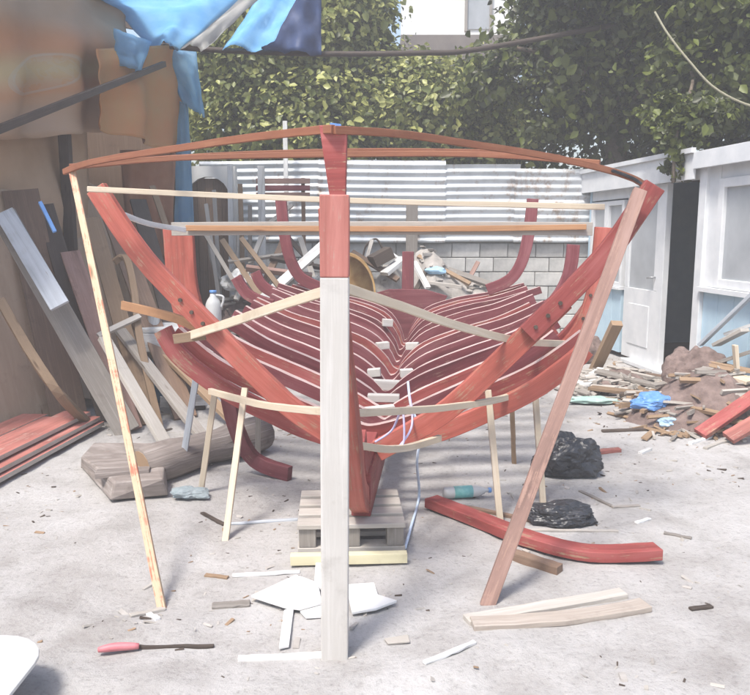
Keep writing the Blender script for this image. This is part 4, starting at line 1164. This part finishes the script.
pole(P(292, 205, 9.6), P(266, 226, 9.5), .05, M['greylight'], 'short pale batten slanting under the slatted rack')
pole(P(200, 225, 9.3), P(240, 292, 8.9), .05, M['grey'], 'grey slanting pole crossing behind the left side timber')
q = P(412, 204, 10.6)
pole(q, (q.x, 10.6, -.01), .16, M['grey'], 'wide grey post standing against the fence behind the sternpost', 'post', 'grey_post')
cord('hose', [P(208, 232, 9.9), P(212, 262, 9.8), P(224, 283, 9.7), P(236, 262, 9.8), P(238, 234, 9.9)], .022, M['greylight'], 'pale hose hanging in a loop before the gateway', 'hose')
cord('wire_loop', [P(362, 262, 10.3), P(366, 246, 10.3), P(376, 239, 10.3), P(383, 250, 10.3), P(386, 262, 10.3)], .014, M['dark'], 'thin dark wire hoop on the rubble right of the prop post', 'wire')
clut = [((222, 240), 9.5, (262, 300), 9.0, .07, 'tan', 'tan batten slanting across the junk before the gateway'),
        ((262, 236), 9.7, (236, 300), 9.1, .06, 'greylight', 'pale batten crossing the tan batten before the gateway'),
        ((284, 240), 9.6, (258, 298), 9.2, .08, 'brown', 'brown board slanting left behind the far left side timber'),
        ((300, 238), 9.8, (318, 292), 9.3, .07, 'greylight', 'pale board standing just left of the prop post'),
        ((246, 268), 9.2, (312, 276), 9.3, .08, 'redbrown', 'red-brown board lying level above the left ribs'),
        ((228, 262), 9.3, (290, 254), 9.5, .06, 'grey', 'grey board lying level across the junk heap'),
        ((270, 258), 9.4, (324, 268), 9.6, .07, 'dark', 'dark board lying level behind the prop post'),
        ((352, 252), 10.0, (398, 280), 9.7, .07, 'brown', 'brown board sliding down the rubble by the rusty cowl'),
        ((372, 240), 10.3, (360, 284), 9.8, .05, 'greylight', 'pale lath standing on the rubble by the wire hoop'),
        ((418, 256), 10.2, (470, 284), 9.8, .06, 'tan', 'tan lath sliding down the rubble right of the sternpost'),
        ((430, 264), 10.1, (416, 290), 9.7, .06, 'dark', 'dark stub sticking out of the rubble right of the sternpost'),
        ((448, 270), 10.1, (500, 288), 9.9, .08, 'grey', 'grey board at the right end of the rubble'),
        ((478, 262), 10.4, (462, 292), 10.1, .06, 'redbrown', 'red-brown stub leaning on the block wall right of the rubble')]
for a_, d1, b_, d2, w_, mt_, lb_ in clut:
    pole(P(*a_, d1), P(*b_, d2), w_, M[mt_], lb_, 'board', 'clutter_board')
lump('grey_bundle', P(300, 286, 9.5) - Vector((0, 0, .1)), (.26, .2, .2), plain('grey_cloth', (.22, .22, .22), (.4, .4, .4), 7, .9, .3), 'grey cloth bundle lying among the boards left of the prop post', 'bundle', 71)
lump('white_bundle', P(238, 282, 9.3) - Vector((0, 0, .1)), (.2, .16, .15), M['plastic_white'], 'white plastic bundle on the junk before the gateway', 'bundle', 73)
# rusty cowl right of the post
cw = empty('rusty_cowl', P(362, 290, 9.6), 'golden brown rusty curved cowl standing right of the prop post', 'cowl')
c0 = P(352, 290, 9.6)
mb = MB()
K = 14
for s_ in (0, 1):
    for k in range(K + 1):
        a = math.pi * .5 * k / K
        ro = 1.0 - .06 * s_
        for yy in (-.16, .16):
            mb.v.append(Vector((c0.x - .08 + .38 * ro * math.sin(a), 9.6 + yy, c0.z - .05 + .52 * ro * math.cos(a))))
st = (K + 1) * 2
for k in range(K):
    a = k * 2
    mb.f.append((a, a + 1, a + 3, a + 2)); mb.f.append((st + a, st + a + 2, st + a + 3, st + a + 1))
    mb.f.append((a, a + 2, st + a + 2, st + a)); mb.f.append((a + 1, st + a + 1, st + a + 3, a + 3))
mb.f += [(0, st, st + 1, 1), (2 * K, 2 * K + 1, st + 2 * K + 1, st + 2 * K)]
mb.uv = [[(0, 0)] * 4 for _ in mb.f]; mb.m = [0] * len(mb.f)
mb.build('shell', M['rust'], cw, smooth=False)
inner = [Vector((c0.x - .08, 9.68, c0.z - .05))] + [Vector((c0.x - .08 + .35 * math.sin(math.pi * .5 * k / 8), 9.68, c0.z - .05 + .48 * math.cos(math.pi * .5 * k / 8))) for k in range(9)]
MB().prism(inner, (0, .02, 0)).build('back_plate', M['rust'], cw)
MB().box((c0.x + .05, 9.6, (c0.z - .05) / 2), (.5, .4, c0.z - .05)).build('stand', M['dark'], cw)

# rubble heaps: one uncountable mass each, with countable pieces lying on it
def heap(name, cx_, cy_, rx, ry, h, mat, label, cat, seed, stones=160, smat=None, ssz=.05):
    mb = MB(); n = 34
    def hz(x, y):
        r2 = (x / rx) ** 2 + (y / ry) ** 2
        return max(0, h * (1 - r2)) * (1 + .5 * noise.noise(Vector((x * 2.3, y * 2.3, seed)))) + .05 * noise.noise(Vector((x * 7, y * 7, seed))) * (r2 < 1) - .05
    for j in range(n + 1):
        for i in range(n + 1):
            x = (i / n * 2 - 1) * rx * 1.05; y = (j / n * 2 - 1) * ry * 1.05
            mb.v.append(Vector((cx_ + x, cy_ + y, hz(x, y))))
    for j in range(n):
        for i in range(n):
            a = j * (n + 1) + i
            mb.f.append((a, a + 1, a + n + 2, a + n + 1)); mb.uv.append([(0, 0)] * 4); mb.m.append(0)
    rnd = random.Random(seed); wood_ = smat is not None
    for k in range(stones):
        x = rnd.uniform(-1, 1) * rx * .95; y = rnd.uniform(-1, 1) * ry * .95
        z = hz(x, y)
        if z < -.02: z = 0
        s_ = ssz * rnd.uniform(.4, 1.5)
        rot = Matrix.Rotation(rnd.uniform(0, 6), 3, 'Z') @ Matrix.Rotation(rnd.uniform(-.6, .6), 3, 'X')
        mb.box((cx_ + x, cy_ + y, z + s_ * .2), (s_ * (rnd.uniform(2, 7.5) if wood_ else rnd.uniform(1, 2)), s_ * rnd.uniform(.35, 1), s_ * rnd.uniform(.2, .7)), rot, m=rnd.choice((1, 1, 2, 3)))
    mb.build(name, [mat, smat or M['stone'], M['greylight'], M['grey']], label=label, cat=cat, kind='stuff')
    return lambda x, y: hz(x - cx_, y - cy_)
hz1 = heap('rubble', .55, 10.15, 1.8, .75, 1.2, M['stone'], 'grey rubble heaped against the block wall behind the stern', 'rubble', 3, 420)
hz2 = heap('debris_mound', 3.05, 6.55, .95, .75, .42, M['soil'], 'brown mound of soil and splinters right of the doorway', 'debris', 8, 220, M['tan'], .045)
hz3 = heap('junk_heap', -1.55, 9.6, .75, .6, .85, M['soil'], 'dark junk heaped before the arched gateway', 'junk', 15, 160, M['stone'], .06)
hz4 = heap('wood_scrap', 2.55, 8.0, .7, .55, .16, M['soil'], 'low strip of splintered wood scrap at the cottage base', 'debris', 19, 240, M['greylight'], .045)
def onheap(name, hz, a, b, w, t, mat, label, cat='board', dz=.03):
    a = Vector(a); b = Vector(b)
    pa = Vector((a.x, a.y, max(0, hz(a.x, a.y)) + dz if a.z == 0 else a.z)); pb = Vector((b.x, b.y, max(0, hz(b.x, b.y)) + dz if b.z == 0 else b.z))
    return MB().sweep([pa, pa.lerp(pb, .5), pb], w, t, (pa - pb).cross(Vector((0, 0, 1))), .0015).build(name, mat, label=label, cat=cat, bevel=.003)
def r2(px, d): return (P(px, 300, d).x, d, 0)
onheap('rubble_board', hz1, P(384, 274, 9.7), P(404, 258, 9.9), .16, .05, M['whitep'], 'pale broken board tilted on the rubble left of the sternpost')
onheap('rubble_board', hz1, P(388, 252, 10.1), P(402, 262, 9.9), .05, .05, M['whitep'], 'small white piece on the rubble left of the sternpost')
onheap('rubble_board', hz1, P(414, 262, 9.8), P(428, 288, 9.5), .07, .04, M['whitep'], 'white batten slanting down the rubble right of the sternpost')
onheap('rubble_board', hz1, P(425, 282, 9.7), P(462, 287, 9.6), .09, .04, M['greylight'], 'pale board lying on the rubble near the right ribs')
onheap('dark_crate', hz1, P(372, 262, 9.8), P(390, 252, 9.9), .2, .15, M['dark'], 'dark crate on the rubble right of the rusty cowl', 'crate')
lump('blue_packet', P(436, 274, 9.9), (.13, .08, .06), plain('light_blue_paper', (.28, .5, .7), (.4, .6, .78), 8, .6, 0), 'light blue packet on the rubble right of the sternpost', 'packet', 31, sub=3, rough=.3)
# boards around the cottage
lab = [('grey board lying nearest the half-glazed door', 'grey'), ('tan board under the others by the door', 'tan'), ('pale broken board at the left end of the scrap strip', 'greylight'), ('dark board poking towards the doorway step', 'dark'), ('brown board crossing the scrap strip', 'brown'), ('white chip board in the scrap strip', 'whitep')]
seg = [((596, 383), (665, 392)), ((590, 392), (640, 398)), ((580, 377), (622, 376)), ((620, 398), (684, 404)), ((610, 372), (664, 384)), ((582, 389), (604, 378))]
for (lb_, mt_), (a, b) in zip(lab, seg):
    a = G(*a); b = G(*b)
    onheap('scrap_board', hz4, (a.x, a.y, 0), (b.x, b.y, 0), random.uniform(.08, .15), .03, M[mt_], lb_, dz=.045)
pole(P(617, 323, 8.1), G(594, 372), .12, M['tan'], 'tan plank leaning on the cottage wall under the left windows', 'plank', 'leaning_plank')
lump('brown_sack', G(588, 362), (.16, .14, .22), M['soil'], 'brown sack at the cottage corner behind the leaning tan plank', 'sack', 41)
lump('green_rag', G(592, 402), (.22, .09, .03), plain('sea_green_rag', (.30, .45, .40), (.42, .56, .5), 8, .8, .2), 'faded sea-green rag lying at the left of the scrap strip', 'rag', 44)
lump('root_stump', G(690, 408), (.27, .25, .36), M['soil'], 'rough brown root stump before the doorway', 'stump', 51, rough=.42, sub=5)
lump('root_stump', G(722, 418), (.30, .25, .24), M['soil'], 'low brown root lump right of the rough stump', 'stump', 57, rough=.42, sub=5)
lab2 = [('pale board sticking up on the debris mound', 'greylight', P(716, 345, 6.9), P(745, 330, 6.6), .1),
        ('grey board across the top of the debris mound', 'grey', P(690, 372, 6.9), P(750, 352, 6.5), .09),
        ('pale upright stake in the debris mound', 'pale', P(735, 345, 6.5), P(738, 385, 6.5), .06),
        ('yellowish broken sheet on the debris mound', 'pale', P(722, 372, 6.5), P(752, 382, 6.3), .2),
        ('tan board half buried in the debris mound', 'tan', P(700, 360, 6.8), P(756, 372, 6.4), .08),
        ('white board at the right edge of the debris mound', 'whitep', P(726, 334, 6.9), P(760, 322, 6.7), .12),
        ('grey-blue slanting board against the cottage sill', 'greyblue', P(700, 345, 7.0), P(755, 292, 6.6), .07)]
for lb_, mt_, a, b, w in lab2:
    onheap('mound_board', hz2, a, b, w, .03, M[mt_], lb_)
curved('red_plank', [G(700, 434, .03), G(700, 434, .03).lerp(P(790, 372, 6.1), .5), P(790, 372, 6.1)], .12, .04, M['red'], 'dark red plank leaning up the debris mound at right edge', side=(-.3, -.5, 1))
curved('red_plank', [G(728, 438, .03), G(728, 438, .03).lerp(P(800, 396, 5.8), .5), P(800, 396, 5.8)], .12, .04, M['pinkred'], 'pinkish red plank beside the dark red one at right edge', side=(-.3, -.5, 1))
for k, (a, b, mt_, lb_) in enumerate((((700, 424), (745, 440), 'greylight', 'pale splinter in front of the red planks'), ((690, 443), (724, 432), 'whitep', 'white splinter left of the red planks'), ((705, 447), (738, 436), 'greylight', 'pale splinter lowest in front of the debris mound'),
      ((602, 431), (668, 428), 'dark', 'thin dark stick lying on the sand below the scrap strip'), ((680, 418), (716, 412), 'tan', 'tan splinter right of the blue rags'), ((640, 452), (650, 448), 'whitep', 'small white chip on the sand right of the black bag'))):
    gboard('splinter', a, b, .035, .02, M[mt_], lb_, cat='splinter')
for a, b, mt_, lb_ in (((580, 488), (612, 504), 'grey', 'bent grey twig on the sand right of the black bags'), ((612, 505), (640, 503), 'grey', 'straight grey twig on the sand at right'), ((518, 530), (618, 530), 'greylight', 'long thin pale stick behind the curved red timber'),
                       ((636, 521), (650, 516), 'whitep', 'white chip behind the end of the curved red timber'), ((664, 530), (692, 535), 'grey', 'short twig right of the curved red timber'),
                       ((202, 512), (224, 524), 'dark', 'short dark stick between the left shores'), ((226, 523), (298, 519), 'greyblue', 'thin grey board lying left of the pallet'),
                       ((205, 572), (228, 575), 'tan', 'small chip left of the pale boards on the sand'), ((232, 573), (300, 570), 'whitep', 'pale flat lath on the sand left of the post'), ((690, 607), (712, 604), 'dark', 'small dark chip at lower right'),
                       ((130, 617), (165, 606), 'greylight', 'pale splinter near the foot of the long stained stick'), ((148, 612), (158, 620), 'whitep', 'white chip at the foot of the long stained stick')):
    gboard('twig', a, b, .025, .012, M[mt_], lb_, cat='twig')

# ------------------------------------------------------------------ chips, shavings and pebbles over the yard
rng = random.Random(77)
mb = MB()
for k in range(4200):
    x = rng.uniform(-2.9, 3.2); y = 2.0 + 7.6 * rng.random() ** 1.2
    if noise.noise(Vector((x * 1.1, y * 1.1, 2))) + .25 < rng.random() * .6: continue
    s_ = rng.uniform(.004, .012) * (1 + (y > 6) * .8) * rng.choice((1, 1, 1, 2.2))
    rot = Matrix.Rotation(rng.uniform(0, 6.3), 3, 'Z') @ Matrix.Rotation(rng.uniform(-.4, .4), 3, 'X') @ Matrix.Rotation(rng.uniform(-.3, .3), 3, 'Y')
    mb.box((x, y, gh(x, y) + s_ * .12), (s_ * rng.uniform(1, 3.2), s_ * rng.uniform(.5, 1), s_ * rng.uniform(.15, .5)), rot, m=rng.choice((0, 0, 0, 1, 2, 2, 4)))
mb.build('wood_chips', [M['stone'], M['tan'], M['greylight'], M['whitep'], M['dark']], label='wood chips, shavings and pebbles scattered over the sandy yard', cat='wood chips', kind='stuff')

# ------------------------------------------------------------------ haze added over the yard, standing in for a milky veil
hzm = bpy.data.materials.new('veil_haze'); hzm.use_nodes = True
hn = hzm.node_tree.nodes; hl = hzm.node_tree.links
hn.remove(hn['Principled BSDF'])
pv = hn.new('ShaderNodeVolumePrincipled')
pv.inputs['Color'].default_value = (.94, .92, .92, 1)
pv.inputs['Density'].default_value = 0.013
pv.inputs['Anisotropy'].default_value = 0.0
hl.new(pv.outputs[0], hn['Material Output'].inputs['Volume'])
MB().box((0, 0, 4.2), (124, 124, 10.4)).build('haze', hzm, label='pale haze added over the whole yard to lift the dark tones', cat='haze', kind='stuff')
